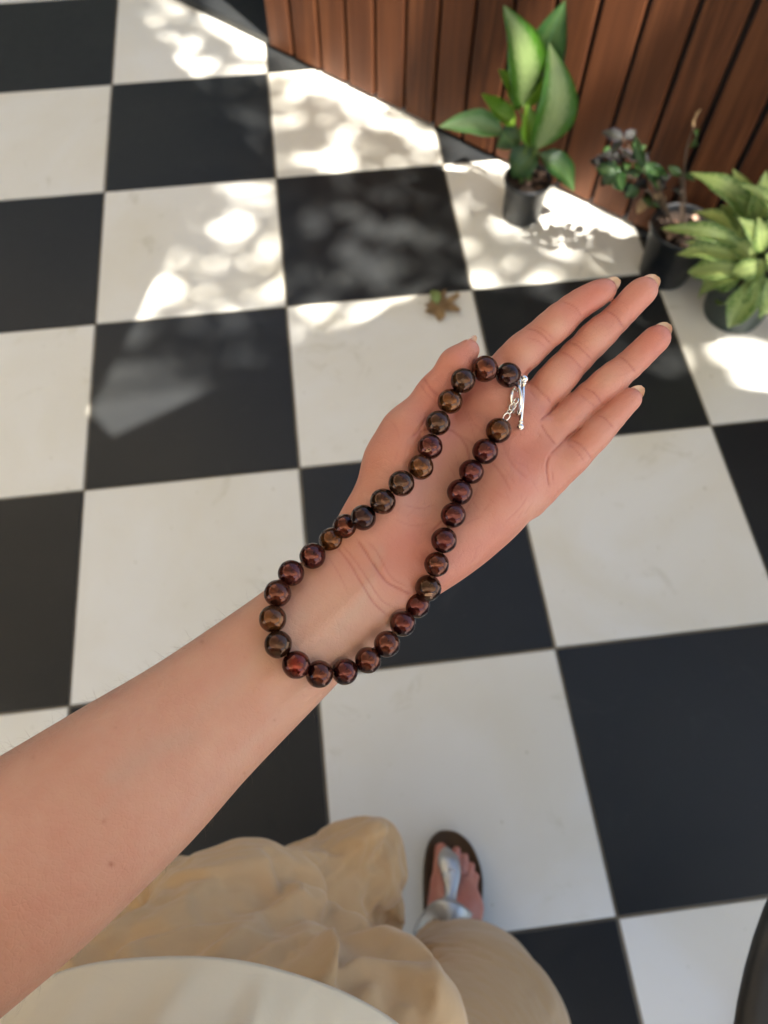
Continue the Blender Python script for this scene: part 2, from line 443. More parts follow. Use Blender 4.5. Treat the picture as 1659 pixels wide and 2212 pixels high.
class Field:
    def __init__(s, lo, hi, h):
        s.lo = np.array(lo, np.float32); s.h = h
        s.n = np.ceil((np.array(hi) - s.lo) / h).astype(int) + 1
        s.D = np.full(s.n, 0.05, np.float32)
    def grid(s, i0, i1):
        ax = [s.lo[k] + s.h * np.arange(i0[k], i1[k], dtype=np.float32) for k in range(3)]
        return np.stack(np.meshgrid(*ax, indexing='ij'), -1)
    def add(s, fn, lo, hi, k=0.004, op='union'):
        i0 = np.clip(np.floor((np.array(lo) - s.lo) / s.h).astype(int), 0, s.n)
        i1 = np.clip(np.ceil((np.array(hi) - s.lo) / s.h).astype(int) + 1, 0, s.n)
        if np.any(i1 <= i0): return
        sl_ = tuple(slice(a, b) for a, b in zip(i0, i1))
        d = fn(s.grid(i0, i1)).astype(np.float32)
        if op == 'union': s.D[sl_] = smin(s.D[sl_], d, k)
        else: s.D[sl_] = -smin(-s.D[sl_], d, k)
    def cone(s, a, b, r1, r2, k=0.004):
        a = np.array(a); b = np.array(b); m = max(r1, r2) + k + 3 * s.h
        s.add(lambda P: sd_cone(P, a, b, r1, r2), np.minimum(a, b) - m, np.maximum(a, b) + m, k)
    def chain(s, pts, rs, k=0.004, k0=None):
        for i in range(len(pts) - 1):
            s.cone(pts[i], pts[i + 1], rs[i], rs[i + 1], k if i or k0 is None else k0)
    def ell(s, c, axes, R, k=0.006, op='union'):
        m = max(axes) + k + 3 * s.h; c = np.array(c)
        s.add(lambda P: sd_ell(P, c, axes, R), c - m, c + m, k, op)
    def nets(s):
        D = s.D; nx, ny, nz = D.shape
        S = D < 0
        cs_ = [S[a:nx - 1 + a, b:ny - 1 + b, c:nz - 1 + c] for a in (0, 1) for b in (0, 1) for c in (0, 1)]
        cnt = sum(c.astype(np.int8) for c in cs_)
        act = (cnt > 0) & (cnt < 8)
        idx = np.full(act.shape, -1, np.int32)
        ijk = np.argwhere(act); idx[act] = np.arange(len(ijk))
        pos = np.zeros((len(ijk), 3), np.float32); w = np.zeros(len(ijk), np.float32)
        corners = [(a, b, c) for a in (0, 1) for b in (0, 1) for c in (0, 1)]
        vals = {c: D[ijk[:, 0] + c[0], ijk[:, 1] + c[1], ijk[:, 2] + c[2]] for c in corners}
        for c in corners:
            for ax in range(3):
                if c[ax] == 0:
                    e = list(c); e[ax] = 1; e = tuple(e)
                    va, vb = vals[c], vals[e]
                    cross = (va < 0) != (vb < 0)
                    t = np.where(cross, va / np.where(cross, va - vb, 1), 0)
                    p = np.tile(np.array(c, np.float32), (len(ijk), 1)); p[:, ax] = t
                    pos += p * cross[:, None]; w += cross
        V = s.lo + s.h * (ijk + pos / w[:, None])
        quads = []
        for ax in range(3):
            o1, o2 = [(1, 2), (2, 0), (0, 1)][ax]
            sl0 = [slice(1, n - 1) for n in D.shape]; sl0[ax] = slice(0, D.shape[ax] - 1)
            sl1 = list(sl0); sl1[ax] = slice(1, D.shape[ax])
            A = S[tuple(sl0)]; B = S[tuple(sl1)]
            e = np.argwhere(A != B)
            flip = A[tuple(e.T)]
            base = e + 1; base[:, ax] -= 1
            def at(d1, d2):
                q = base.copy(); q[:, o1] -= d1; q[:, o2] -= d2
                return idx[tuple(q.T)]
            q = np.stack([at(0, 0), at(1, 0), at(1, 1), at(0, 1)], 1)
            q[~flip] = q[~flip][:, ::-1]
            quads.append(q)
        Q = np.concatenate(quads); Q = Q[(Q >= 0).all(1)]
        return V, Q

def vnormals(V, Q):
    n = np.cross(V[Q[:, 2]] - V[Q[:, 0]], V[Q[:, 3]] - V[Q[:, 1]])
    N = np.zeros_like(V)
    for k in range(4):
        for c in range(3): N[:, c] += np.bincount(Q[:, k], n[:, c], len(V))
    return N / np.maximum(np.linalg.norm(N, axis=1), 1e-12)[:, None]

def relax(V, Q, it=2, lam=.5):
    for _ in range(it):
        S = np.zeros_like(V); c = np.zeros(len(V))
        for a, b in ((0, 1), (1, 2), (2, 3), (3, 0)):
            for x, y in ((a, b), (b, a)):
                for d in range(3): S[:, d] += np.bincount(Q[:, x], V[Q[:, y], d], len(V))
                c += np.bincount(Q[:, x], minlength=len(V))
        V = V + lam * (S / np.maximum(c, 1)[:, None] - V)
    return V.astype(np.float32)

def seg_dist(X, line):
    """distance in px from X (n,2) to a polyline"""
    best = np.full(len(X), 1e9)
    line = np.asarray(line, float)
    for a, b in zip(line, line[1:]):
        ab = b - a; t = np.clip(((X - a) @ ab) / (ab @ ab), 0, 1)
        best = np.minimum(best, np.linalg.norm(X - a - t[:, None] * ab, axis=1))
    return best

def to_px(V):
    return np.stack([829.5 + FPX * V[:, 0] / -V[:, 2], 1106 - FPX * V[:, 1] / -V[:, 2]], 1)

#@@SPLIT floor
# ------------------------------------------------------------------ ground and tiled floor
bm = bmesh.new(); bmesh.ops.create_grid(bm, x_segments=8, y_segments=8, size=150)
me = bm_mesh('ground', bm); me.transform(Matrix.Translation((0, 0, -.03)))
tag(link_mesh('ground', me, M['ground'], smooth=False), kind='structure')
T = .45
floor = empty('floor', (0, 0, 0), kind='structure')
bm = box_bm(14 * T, 14 * T, .02); me = bm_mesh('grout_bed', bm)
me.transform(Matrix.Translation((1.5 * T, -2 * T, -.0135)))
link_mesh('grout_bed', me, M['grout'], floor, smooth=False)
tm = {}
for c in ('white_tile', 'black_tile'):
    bm = box_bm(T - .0052, T - .0052, .012, .0012, 2)
    tm[c] = bm_mesh('tile', bm); tm[c].materials.append(M[c])
for i in range(-5, 9):
    for j in range(-5, 9):
        c = 'black_tile' if (i + j) % 2 == 0 else 'white_tile'
        o = bpy.data.objects.new('tile', tm[c]); col.objects.link(o); o.parent = floor
        o.location = ((i + .5) * T + rnd.uniform(-.0004, .0004), -(j + .5) * T + rnd.uniform(-.0004, .0004), -.006 + rnd.uniform(-.0004, .0004))
        o.rotation_euler = (rnd.uniform(-.0008, .0008), rnd.uniform(-.0008, .0008), rnd.uniform(-.0012, .0012))

# ------------------------------------------------------------------ wooden wall, 45 degrees to the tiles
W0 = Vector((.462, .115, 0)); WD = Vector((.874, -.852, 0)).normalized(); WN = Vector((WD.y, -WD.x, 0))
if WN.y > 0: WN = -WN
ang = math.atan2(WD.y, WD.x)
wall = empty('slatted_wall', W0, ang, 'reddish brown wooden counter front of upright cedar boards behind the potted plants', 'wall')
WH = 1.25
def wall_local(name, bm, m, loc, smooth=False, me=None):
    me = me or bm_mesh(name, bm)
    o = bpy.data.objects.new(name, me); col.objects.link(o); o.parent = wall; o.location = loc
    if m and not me.materials: me.materials.append(m)
    return o
# local x along the wall, local y towards the inside (+) / the terrace (-)
wall_local('backing_panel', box_bm(2.7, .03, WH - .02), M['dark_wood'], (1.35, .035, WH / 2))
for k in range(27):
    w = .0875 + rnd.uniform(-.0015, .0015)
    bm = box_bm(w, .019, WH - .015, .002, 1)
    o = wall_local('board', bm, M['wood'], (.05 + .1 * k - (.004 if k == 0 else 0), .0095 + rnd.uniform(-.0012, .0012), WH / 2 + .004))
    o.rotation_euler = (0, rnd.uniform(-.0008, .0008), 0)
wall_local('corner_post', box_bm(.03, .5, WH - .004, .002, 1), M['wood'], (.014, .2705, WH / 2))
wall_local('worktop', box_bm(2.76, .62, .035, .004, 2), M['dark_wood'], (1.34, .29, WH + .018))

# kerb of black stone running on from the wall's end, with a planted strip behind it
kerb = empty('stone_kerb', W0, ang, 'low charcoal stone kerb running on from the left end of the wooden wall', 'kerb')
for k in range(4):
    bm = box_bm(.398, .17, .028, .004, 2); me = bm_mesh('kerb_stone', bm)
    o = bpy.data.objects.new('kerb_stone', me); col.objects.link(o); o.parent = kerb; me.materials.append(M['black_tile'])
    o.location = (-.205 - .4 * k, .092, .0145); o.rotation_euler = (0, 0, rnd.uniform(-.004, .004) )

#@@SPLIT plants
# ------------------------------------------------------------------ plants
def leaf_mesh(name, base, tip, width, nrm, curl=.15, fold=.25, wavy=.03, nu=9, nv=15, point=1.0, side=0.0):
    """a leaf blade with a folded midrib, its own thickness, bending away from nrm"""
    base, tip, nrm = Vector(base), Vector(tip), Vector(nrm)
    ax = tip - base; L = ax.length; ax.normalize()
    nrm = (nrm - ax * nrm.dot(ax)).normalized(); sd = ax.cross(nrm).normalized()
    bm = bmesh.new(); uvl = bm.loops.layers.uv.new('UVMap')
    ph = rnd.uniform(0, 6)
    width = width * 1.28
    rows = []
    for lay in (0, 1):
        g_ = []
        for j in range(nv):
            v = j / (nv - 1)
            w = width * .5 * (math.sin(math.pi * min(1, v ** .75)) ** .75) * (1 - .25 * v ** 3 * point) if 0 < v < 1 else .0006
            c = base + ax * (L * v) + nrm * (curl * L * (math.sin(math.pi * v) * .9 - .55 * v * v)) + sd * (side * L * math.sin(math.pi * v))
            row = []
            for i in range(nu):
                u = i / (nu - 1) * 2 - 1
                wv = math.sin(v * 17 + ph + (2.5 if u > 0 else 0)) * wavy * L * abs(u) ** 2
                p = c + sd * (u * w * (1 - .12 * fold)) + nrm * (abs(u) * w * fold + wv) - nrm * (.0007 * lay)
                row.append((bm.verts.new(p), (u * .5 + .5, v)))
            g_.append(row)
        rows.append(g_)
    def face(q):
        f = bm.faces.new([a[0] for a in q])
        for l, a in zip(f.loops, q): l[uvl].uv = a[1]
        f.smooth = True
    for lay, g_ in enumerate(rows):
        for j in range(nv - 1):
            for i in range(nu - 1):
                q = [g_[j][i], g_[j][i + 1], g_[j + 1][i + 1], g_[j + 1][i]]
                face(q if lay == 0 else q[::-1])
    for i in (0, nu - 1):
        for j in range(nv - 1): face([rows[0][j][i], rows[0][j + 1][i], rows[1][j + 1][i], rows[1][j][i]])
    me = bpy.data.meshes.new(name); bm.normal_update(); bm.to_mesh(me); bm.free()
    return me

def pot(parent, center, r_top, r_bot, h, m, soil_h):
    bm = bmesh.new()
    lathe(bm, [(0, .001), (r_bot, .001), (r_bot + .002, .006), (r_top - .004, h - .016), (r_top + .001, h - .015), (r_top + .003, h - .004), (r_top + .001, h),
               (r_top - .002, h), (r_top - .005, h - .012), (r_bot - .003, .004), (0, .004)], 56, center)
    link_mesh('pot', bm_mesh('pot', bm), m, parent)
    bm = bmesh.new()
    bmesh.ops.create_circle(bm, cap_ends=True, segments=48, radius=r_top - .006)
    bmesh.ops.subdivide_edges(bm, edges=bm.edges, cuts=2, use_grid_fill=True)
    prof = [((r_top - .006) * math.sqrt(k / 8), soil_h + .004 * math.cos(k)) for k in range(9)]
    bm.free(); bm = bmesh.new(); lathe(bm, prof, 40, center)
    for v in bm.verts: v.co.z += rnd.uniform(-.002, .003)
    link_mesh('soil', bm_mesh('soil', bm), M['soil'], parent)

def stalk(parent, pts, r0, r1, m, name='stem'):
    P = smooth_path([np.array(p) for p in pts], 9)
    bm = bmesh.new(); tube(bm, P, list(np.linspace(r0, r1, 9)), 8)
    return link_mesh(name, bm_mesh(name, bm), m, parent)

CN = -np.array(RM @ np.array([0, 0, -1]))      # towards the camera
# tall plant with silver centred leaves
PX, PY = 1.068, -.665
p1 = empty('potted_plant', (PX, PY, 0), 0, 'tall upright plant with broad silver centred leaves in a small round black pot', 'potted plant')
pot(p1, (PX, PY, 0), .056, .046, .115, M['plastic'], .100)
stem_top = np.array([PX + .005, PY - .01, .27])
stalk(p1, [(PX, PY, .1), (PX + .004, PY - .002, .18), stem_top], .007, .005, M['stem'])
stalk(p1, [(PX - .015, PY, .1), (PX - .02, PY + .004, .16), (PX - .018, PY - .01, .235)], .006, .004, M['stem'])
LV = [  # base px, base height, tip px, tip height, width px, material, curl, fold, side
    ((1131, 224), .30, (1099, 17), .52, 86, 'leaf_a', .10, .22, .02),
    ((1163, 168), .32, (1218, 8), .50, 72, 'leaf_dark', .10, .25, -.02),
    ((1160, 322), .22, (1189, 95), .43, 70, 'leaf_a', .09, .30, .13),
    ((1112, 268), .25, (1036, 205), .33, 40, 'leaf_lime', -.12, .75, .0),
    ((1085, 284), .22, (950, 268), .24, 48, 'leaf_sunlit_tint', .16, .35, .0),
    ((1122, 236), .28, (1078, 150), .36, 44, 'leaf_lime', .05, .5, .08),
    ((1131, 226), .29, (1182, 158), .36, 40, 'leaf_lime', -.1, .7, .0),
    ((1157, 315), .22, (1141, 222), .31, 40, 'leaf_lime', .05, .4, -.1),
    ((1127, 290), .20, (1072, 318), .17, 44, 'leaf_dark', .2, .3, .0),
    ((1160, 322), .19, (1103, 384), .12, 56, 'leaf_dark', .22, .3, .0),
    ((1165, 330), .19, (1246, 412), .10, 46, 'leaf_dark', .16, .35, .0),
    ((1135, 300), .21, (1150, 262), .24, 34, 'leaf_a', .2, .4, .0),
]
for b, hb, t, ht, w, mt, cu, fo, si in LV:
    B, Tp = F(*b, hb), F(*t, ht)
    z = (RM.T @ (B - CAMN))[2] * -1
    me = leaf_mesh('leaf', B, Tp, w * z / FPX, CN, cu, fo, .012, side=si)
    link_mesh('leaf', me, M[mt], p1)
    a = np.array([PX, PY, .16 + .5 * max(0, hb - .2)])
    stalk(p1, [a, (a + B) / 2 + np.array([0, 0, -.01]), B], .0035, .0024, M['stem'], 'leaf_stalk')
for k in range(16):
    a = rnd.uniform(0, 6.28); r = rnd.uniform(.005, .045)
    bm = box_bm(rnd.uniform(.008, .02), rnd.uniform(.005, .01), .004, .0012)
    me = bm_mesh('bark_chip', bm); me.transform(Matrix.Translation((PX + r * math.cos(a), PY + r * math.sin(a), .107)) @ Euler((rnd.uniform(-.5, .5), rnd.uniform(-.5, .5), a)).to_matrix().to_4x4())
    link_mesh('bark_chip', me, M['bark'], p1, smooth=False)

# sparse dark plant in the middle
QX, QY = 1.372, -.905
p2 = empty('potted_plant', (QX, QY, 0), 0, 'sparse leggy plant with dark purple green leaves in a black nursery pot', 'potted plant')
pot(p2, (QX, QY, 0), .072, .056, .15, M['plastic'], .128)
TW = [((1415, 450), .15, (1385, 345), .33), ((1430, 450), .15, (1500, 270), .42), ((1410, 455), .15, (1330, 372), .30), ((1440, 455), .15, (1470, 372), .27), ((1400, 455), .15, (1345, 300), .36)]
for b, hb, t, ht in TW:
    B, Tp = F(*b, hb), F(*t, ht)
    stalk(p2, [np.array([QX + rnd.uniform(-.02, .02), QY + rnd.uniform(-.02, .02), .12]), (B + Tp) / 2 + np.array([.01, 0, .02]), Tp], .003, .0014, M['twig'], 'twig')
LV2 = [((1380, 350), .33, (1335, 318), .34, 22, 'leaf_croton'), ((1392, 360), .32, (1370, 290), .38, 24, 'leaf_dark'), ((1405, 375), .31, (1440, 372), .29, 22, 'leaf_dark'),
       ((1395, 352), .32, (1430, 385), .28, 28, 'leaf_dark'), ((1500, 285), .41, (1492, 318), .36, 24, 'leaf_dark'), ((1500, 272), .42, (1512, 236), .46, 16, 'dry_leaf'), ((1345, 300), .36, (1300, 285), .36, 26, 'leaf_croton'),
       ((1345, 305), .36, (1318, 335), .33, 22, 'leaf_croton'), ((1350, 300), .36, (1375, 280), .37, 20, 'leaf_croton'), ((1335, 372), .30, (1285, 362), .29, 26, 'leaf_dark'), ((1335, 375), .30, (1300, 395), .26, 24, 'leaf_dark'),
       ((1330, 372), .30, (1345, 412), .25, 24, 'leaf_dark'), ((1470, 375), .27, (1500, 392), .25, 20, 'leaf_dark'), ((1470, 378), .27, (1442, 360), .28, 18, 'leaf_dark'), ((1345, 345), .32, (1290, 335), .33, 20, 'leaf_croton'),
       ((1370, 400), .26, (1400, 410), .24, 22, 'leaf_croton'), ((1380, 405), .24, (1350, 425), .22, 24, 'leaf_dark'), ((1450, 410), .22, (1485, 440), .19, 22, 'leaf_croton'), ((1410, 420), .2, (1440, 452), .17, 20, 'dry_leaf'), ((1400, 430), .18, (1375, 462), .15, 20, 'dry_leaf')]
for b, hb, t, ht, w, mt in LV2:
    B, Tp = F(*b, hb), F(*t, ht); z = -(RM.T @ (B - CAMN))[2]
    me = leaf_mesh('leaf', B, Tp, w * z / FPX, CN + nr.normal(0, .45, 3), rnd.uniform(-.1, .25), rnd.uniform(.2, .7), .03, 7, 11)
    link_mesh('leaf', me, M[mt], p2)
for k in range(14):
    a = rnd.uniform(0, 6.28); r = rnd.uniform(.005, .06)
    bm = box_bm(rnd.uniform(.012, .03), rnd.uniform(.006, .014), .004, .0012)
    me = bm_mesh('bark_chip', bm); me.transform(Matrix.Translation((QX + r * math.cos(a), QY + r * math.sin(a), .136)) @ Euler((rnd.uniform(-.5, .5), rnd.uniform(-.5, .5), a)).to_matrix().to_4x4())
    link_mesh('bark_chip', me, M['bark'], p2, smooth=False)

for k in range(34):      # small purple leaves crowding the twigs
    cx_, cy_ = rnd.choice([(1330, 345), (1310, 365), (1375, 345), (1350, 390), (1400, 370), (1430, 400), (1390, 430)])
    cx_ += rnd.uniform(-22, 22); cy_ += rnd.uniform(-16, 16); hb = .15 + (460 - cy_) / 160 * .19
    B = F(cx_, cy_, hb); a_r = rnd.uniform(0, 6.28); Tp = B + np.array([math.cos(a_r) * .032, math.sin(a_r) * .032, rnd.uniform(-.03, .015)])
    me = leaf_mesh('leaf', B, Tp, rnd.uniform(.014, .022), CN + nr.normal(0, .5, 3), rnd.uniform(-.1, .3), rnd.uniform(.2, .8), .04, 5, 7)
    link_mesh('leaf', me, M[rnd.choice(['leaf_croton', 'leaf_croton', 'leaf_dark', 'leaf_croton'])], p2)

# bushy speckled plant on the right
RX, RY = 1.500, -1.045
p3 = empty('potted_plant', (RX, RY, 0), 0, 'bushy lime green plant with pale speckled leaves in a dark green pot', 'potted plant')
pot(p3, (RX, RY, 0), .088, .066, .15, M['green_plastic'], .132)
LV3 = [((1625, 470), .30, (1500, 367), .36, 46), ((1640, 500), .28, (1545, 400), .34, 50), ((1620, 540), .26, (1530, 500), .26, 42), ((1600, 530), .27, (1430, 488), .27, 34), ((1600, 560), .25, (1460, 545), .22, 38),
       ((1600, 580), .24, (1480, 588), .17, 42), ((1620, 590), .24, (1500, 640), .13, 54), ((1620, 600), .23, (1545, 660), .11, 40), ((1640, 600), .23, (1572, 712), .09, 50), ((1655, 600), .23, (1650, 690), .10, 48),
       ((1640, 480), .30, (1655, 372), .40, 50), ((1660, 520), .28, (1700, 400), .36, 56), ((1625, 500), .28, (1590, 420), .36, 44), ((1600, 500), .28, (1560, 440), .30, 40), ((1630, 560), .26, (1570, 520), .27, 40),
       ((1640, 570), .27, (1580, 590), .24, 40), ((1650, 560), .28, (1610, 610), .22, 42), ((1640, 540), .30, (1640, 470), .36, 38), ((1650, 540), .30, (1600, 470), .36, 40), ((1655, 550), .30, (1700, 560), .28, 44),
       ((1655, 580), .26, (1710, 640), .18, 48), ((1640, 590), .24, (1610, 640), .18, 38), ((1610, 520), .27, (1500, 450), .28, 34), ((1590, 555), .24, (1480, 520), .24, 34), ((1620, 450), .30, (1585, 365), .36, 30),
       ((1650, 470), .32, (1612, 395), .40, 36), ((1660, 500), .32, (1660, 430), .40, 40), ((1600, 600), .22, (1530, 610), .17, 40)]
for b, hb, t, ht, w in LV3:
    B, Tp = F(*b, hb), F(*t, ht); z = -(RM.T @ (B - CAMN))[2]
    me = leaf_mesh('leaf', B, Tp, 1.02 * w * z / FPX, CN + nr.normal(0, .25, 3), rnd.uniform(.05, .22), rnd.uniform(.2, .5), .015, 7, 13)
    link_mesh('leaf', me, M['leaf_speck'], p3)
    stalk(p3, [np.array([RX + rnd.uniform(-.02, .02), RY + rnd.uniform(-.02, .02), .13]), (B + np.array([RX, RY, .16])) / 2, B], .0036, .0022, M['stem'], 'leaf_stalk')

# shrub behind the kerb, seen as a dark green corner at the top
SX = W0 + WD * -.55 - WN * .48
p4 = empty('shrub', SX, 0, 'dark green shrub behind the charcoal kerb beyond the end of the wooden wall', 'shrub')
bm = bmesh.new()
for k in range(5): tube(bm, [SX + Vector((0, 0, -.02)), SX + Vector((rnd.uniform(-.1, .1), rnd.uniform(-.1, .1), .4))], [.01, .004], 6)
link_mesh('stem', bm_mesh('stem', bm), M['twig'], p4)
lm = leaf_mesh('leaf', (0, 0, 0), (.11, 0, .01), .045, (0, 0, 1), .2, .4, .02, 5, 8); lm.materials.append(M['leaf_dark'])
for k in range(150):
    o = bpy.data.objects.new('leaf', lm); col.objects.link(o); o.parent = p4
    a = rnd.uniform(0, 6.28); r = .26 * math.sqrt(rnd.random()); h = rnd.uniform(.05, .55)
    o.location = (r * math.cos(a), r * math.sin(a), h); o.rotation_euler = (rnd.uniform(-.6, .6), rnd.uniform(-.9, .5), a + rnd.uniform(-.8, .8))

# dry leaf on the floor
LC = F(945, 664)
def lobed(sc, n=11, seed=3):
    r_ = random.Random(seed); pts = []
    lob = [(0, .95), (10, .88), (30, .5), (48, .85), (62, .8), (80, .45), (100, .55), (126, .35), (150, .55), (180, .4), (204, .66), (218, .7), (234, .46), (252, .9), (266, .84), (284, .5), (300, .95), (314, .9), (336, .52)]
    return [(math.radians(a), r * sc * r_.uniform(.9, 1.1)) for a, r in lob]
dl = empty('fallen_leaf', LC, .3, 'small curled brown lobed leaf lying on a cream tile near the thumb', 'leaf')
bm = bmesh.new(); pr = lobed(.066); c = bm.verts.new((0, 0, .006)); inner = []; outer = []
for a, r in pr:
    inner.append(bm.verts.new((math.cos(a) * r * .5, math.sin(a) * r * .5, .004 + rnd.uniform(0, .006))))
    outer.append(bm.verts.new((math.cos(a) * r, math.sin(a) * r * .8, .003 + rnd.uniform(0, .018))))
n = len(pr)
for k in range(n):
    k2 = (k + 1) % n
    bm.faces.new((c, inner[k], inner[k2])); bm.faces.new((inner[k], outer[k], outer[k2], inner[k2]))
bmesh.ops.solidify(bm, geom=bm.faces[:], thickness=.0008)
me = bm_mesh('blade', bm); o = bpy.data.objects.new('blade', me); col.objects.link(o); me.materials.append(M['dry_leaf']); o.parent = dl
bm = bmesh.new(); tube(bm, [(0, .0, .008), (.012, .022, .014), (.010, .042, .008)], [.0012, .001, .0008], 6)
o = bpy.data.objects.new('stalk', bm_mesh('stalk', bm)); col.objects.link(o); o.data.materials.append(M['dry_green']); o.parent = dl
me = leaf_mesh('green_lobe', (0, .004, .008), (.006, .044, .016), .022, (0, 0, 1), .2, .4, .04, 5, 7)
o = bpy.data.objects.new('green_lobe', me); col.objects.link(o); me.materials.append(M['dry_green']); o.parent = dl

# ------------------------------------------------------------------ black stool at the lower right
ra_, rb_ = F(1656, 1985, .72), F(1601, 2214, .72)
TR = .37; mid_ = (ra_ + rb_) / 2; dd_ = rb_ - ra_; pn_ = np.array([-dd_[1], dd_[0], 0]); pn_ /= np.linalg.norm(pn_)
if pn_[0] < 0: pn_ = -pn_
stc = mid_ + pn_ * math.sqrt(TR ** 2 - (np.linalg.norm(dd_) / 2) ** 2)
table = empty('table', (stc[0], stc[1], 0), 0, 'round black cafe table, only its rim showing in the lower right corner', 'table')
bm = bmesh.new(); lathe(bm, [(0, .695), (TR - .02, .695), (TR - .003, .699), (TR, .708), (TR - .003, .717), (TR - .012, .72), (0, .721)], 96, (stc[0], stc[1], 0))
link_mesh('tabletop', bm_mesh('tabletop', bm), M['black_metal'], table)
bm = bmesh.new(); lathe(bm, [(0, 0), (.075, 0), (.078, .006), (.07, .014), (.03, .03), (.022, .06), (.022, .66), (.06, .695), (0, .695)], 48, (stc[0] + .0, stc[1], 0))
link_mesh('pedestal', bm_mesh('pedestal', bm), M['black_metal'], table)

#@@SPLIT shade
# ------------------------------------------------------------------ added unseen sails, outlined to cast the shade edges, and the tree that dapples the sun
def shadow_to(h, p):
    return Vector((p[0] + SUN.x / SUN.z * h, p[1] + SUN.y / SUN.z * h, h))
def sail(poly, h, label):
    c = sum((Vector(p) for p in poly), Vector((0, 0))) / len(poly)
    root = empty('added_shade_sail', shadow_to(h, c), 0, label, 'shade sail', 'added unseen sails casting shade on the terrace')
    bm = bmesh.new()
    top = [bm.verts.new(shadow_to(h, p)) for p in poly]
    f = bm.faces.new(top)
    r = bmesh.ops.extrude_face_region(bm, geom=[f])
    for v in r['geom']:
        if isinstance(v, bmesh.types.BMVert): v.co.z += .003
    bmesh.ops.triangulate(bm, faces=[f_ for f_ in bm.faces if len(f_.verts) > 4])
    link_mesh('cloth', bm_mesh('cloth', bm), M['sail'], root, smooth=False)
    bm = bmesh.new(); tube(bm, [shadow_to(h, p) + Vector((0, 0, .0015)) for p in poly], .006, 6, closed=True)
    link_mesh('edge_rope', bm_mesh('edge_rope', bm), M['sail'], root)
px2 = lambda x, y: tuple(F(x, y)[:2])
a_, b_ = np.array(px2(340, 85)), np.array(px2(600, 395))
far = a_ + (a_ - b_) / np.linalg.norm(a_ - b_) * 2.6
e1 = np.array(px2(440, 400)); e2 = np.array(px2(188, 895)); e3 = e2 + (e2 - e1) / np.linalg.norm(e2 - e1) * .2
sail([tuple(far), tuple(b_), tuple(e1), tuple(e3), (-4.2, -2.4), (-4.2, 3.0)], 2.75, 'added off white sail overhead, unseen, outlined to cast shade on the left of the terrace')
l1 = np.array(px2(240, 948)); l0 = np.array(px2(186, 888)); l2 = np.array(px2(965, 610)); l2b = np.array(px2(1190, 655)); l2c = np.array(px2(1330, 790)); l3 = np.array(px2(1475, 826)); l4 = np.array(px2(1700, 850)); l4 = l4 + (l4 - l3) * 6
l0b = l0 + (l0 - l1) * 40
sail([tuple(l0b), tuple(l1), tuple(l2), tuple(l2b), tuple(l2c), tuple(l3), tuple(l4), (4.0, -3.35), (-3.6, -3.35)], 2.55, 'added off white sail overhead, unseen, outlined to cast shade around the standing person')

# clear spots in the crown: x, y in the picture and radius in px of the light pools on the floor
POOL = [(240, 900, 60), (265, 850, 60), (300, 880, 110), (215, 860, 80), (350, 870, 70), (320, 655, 48), (365, 602, 30), (545, 640, 34), (500, 490, 46), (480, 405, 26), (565, 440, 34), (575, 520, 22), (600, 640, 26), (430, 150, 40), (470, 62, 34), (525, 118, 38), (550, 70, 20),
        (540, 182, 26), (548, 240, 30), (640, 190, 46), (720, 190, 40), (630, 260, 32), (645, 335, 34), (700, 350, 38), (760, 345, 30), (845, 355, 30), (745, 270, 22), (830, 268, 24), (900, 310, 24),
        (760, 448, 40), (800, 490, 34), (860, 505, 32), (690, 455, 22), (655, 480, 22), (830, 430, 26), (920, 420, 24), (755, 540, 26), (825, 590, 26), (760, 590, 18), (655, 590, 22), (935, 575, 18),
        (690, 672, 28), (840, 690, 40), (760, 735, 30), (900, 640, 26), (430, 715, 22), (520, 720, 30), (490, 790, 22), (540, 760, 20),
        (1015, 480, 24), (1055, 520, 28), (1120, 575, 34), (1195, 555, 48), (1290, 585, 36), (1240, 450, 60), (1330, 490, 46), (1000, 390, 20), (1060, 360, 20), (1090, 480, 30), (1180, 480, 40), (1150, 625, 20),
        (1370, 745, 60), (1440, 770, 50), (1610, 770, 60), (1640, 830, 50), (1510, 775, 16), (1480, 640, 30), (1560, 600, 80), (1600, 480, 90), (1400, 420, 60), (1130, 300, 120), (1100, 150, 120)]
PW = np.array([[*F(x, y)[:2], r * 1.9 / FPX * (1.0 if r > 56 or (x > 630 and x < 980 and y > 395) else .66)] for x, y, r in POOL] + [[.48, .34, .14], [.60, .18, .10], [.40, .44, .12], [.52, .50, .12], [.72, .02, .06], [1.36, -.95, .06], [1.45, -1.02, .07], [1.50, -.90, .07], [1.57, -1.0, .07], [1.42, -.84, .06], [1.62, -.88, .08], [1.53, -1.10, .06], [1.40, -.72, .05], [1.52, -.78, .06], [1.34, -1.04, .05], [.90, -.50, .05], [.97, -.40, .07]] + [[W_[0] - .24 * h_, W_[1] + .40 * h_, r_] for s_ in (.02, .12, .22, .32, .42) for h_, r_ in ((.1, .07), (.25, .075 - s_ * .06), (.45, .08 - s_ * .12), (.65, .08 - s_ * .14), (.85, .07 - s_ * .16)) for W_ in [(.462 + .716 * s_, .115 - .698 * s_)] if r_ > .02])
tree = empty('tree', (3.9, -4.6, 0), 0, 'tall leafy tree leaning over the terrace whose crown dapples the sunlight', 'tree')
bm = bmesh.new()
tube(bm, smooth_path([(3.9, -4.6, -.05), (3.8, -4.5, 2.5), (3.4, -3.9, 5.0), (2.9, -3.2, 7.2)], 14), list(np.linspace(.19, .05, 14)), 14)
link_mesh('trunk', bm_mesh('trunk', bm), M['tree_bark'], tree)
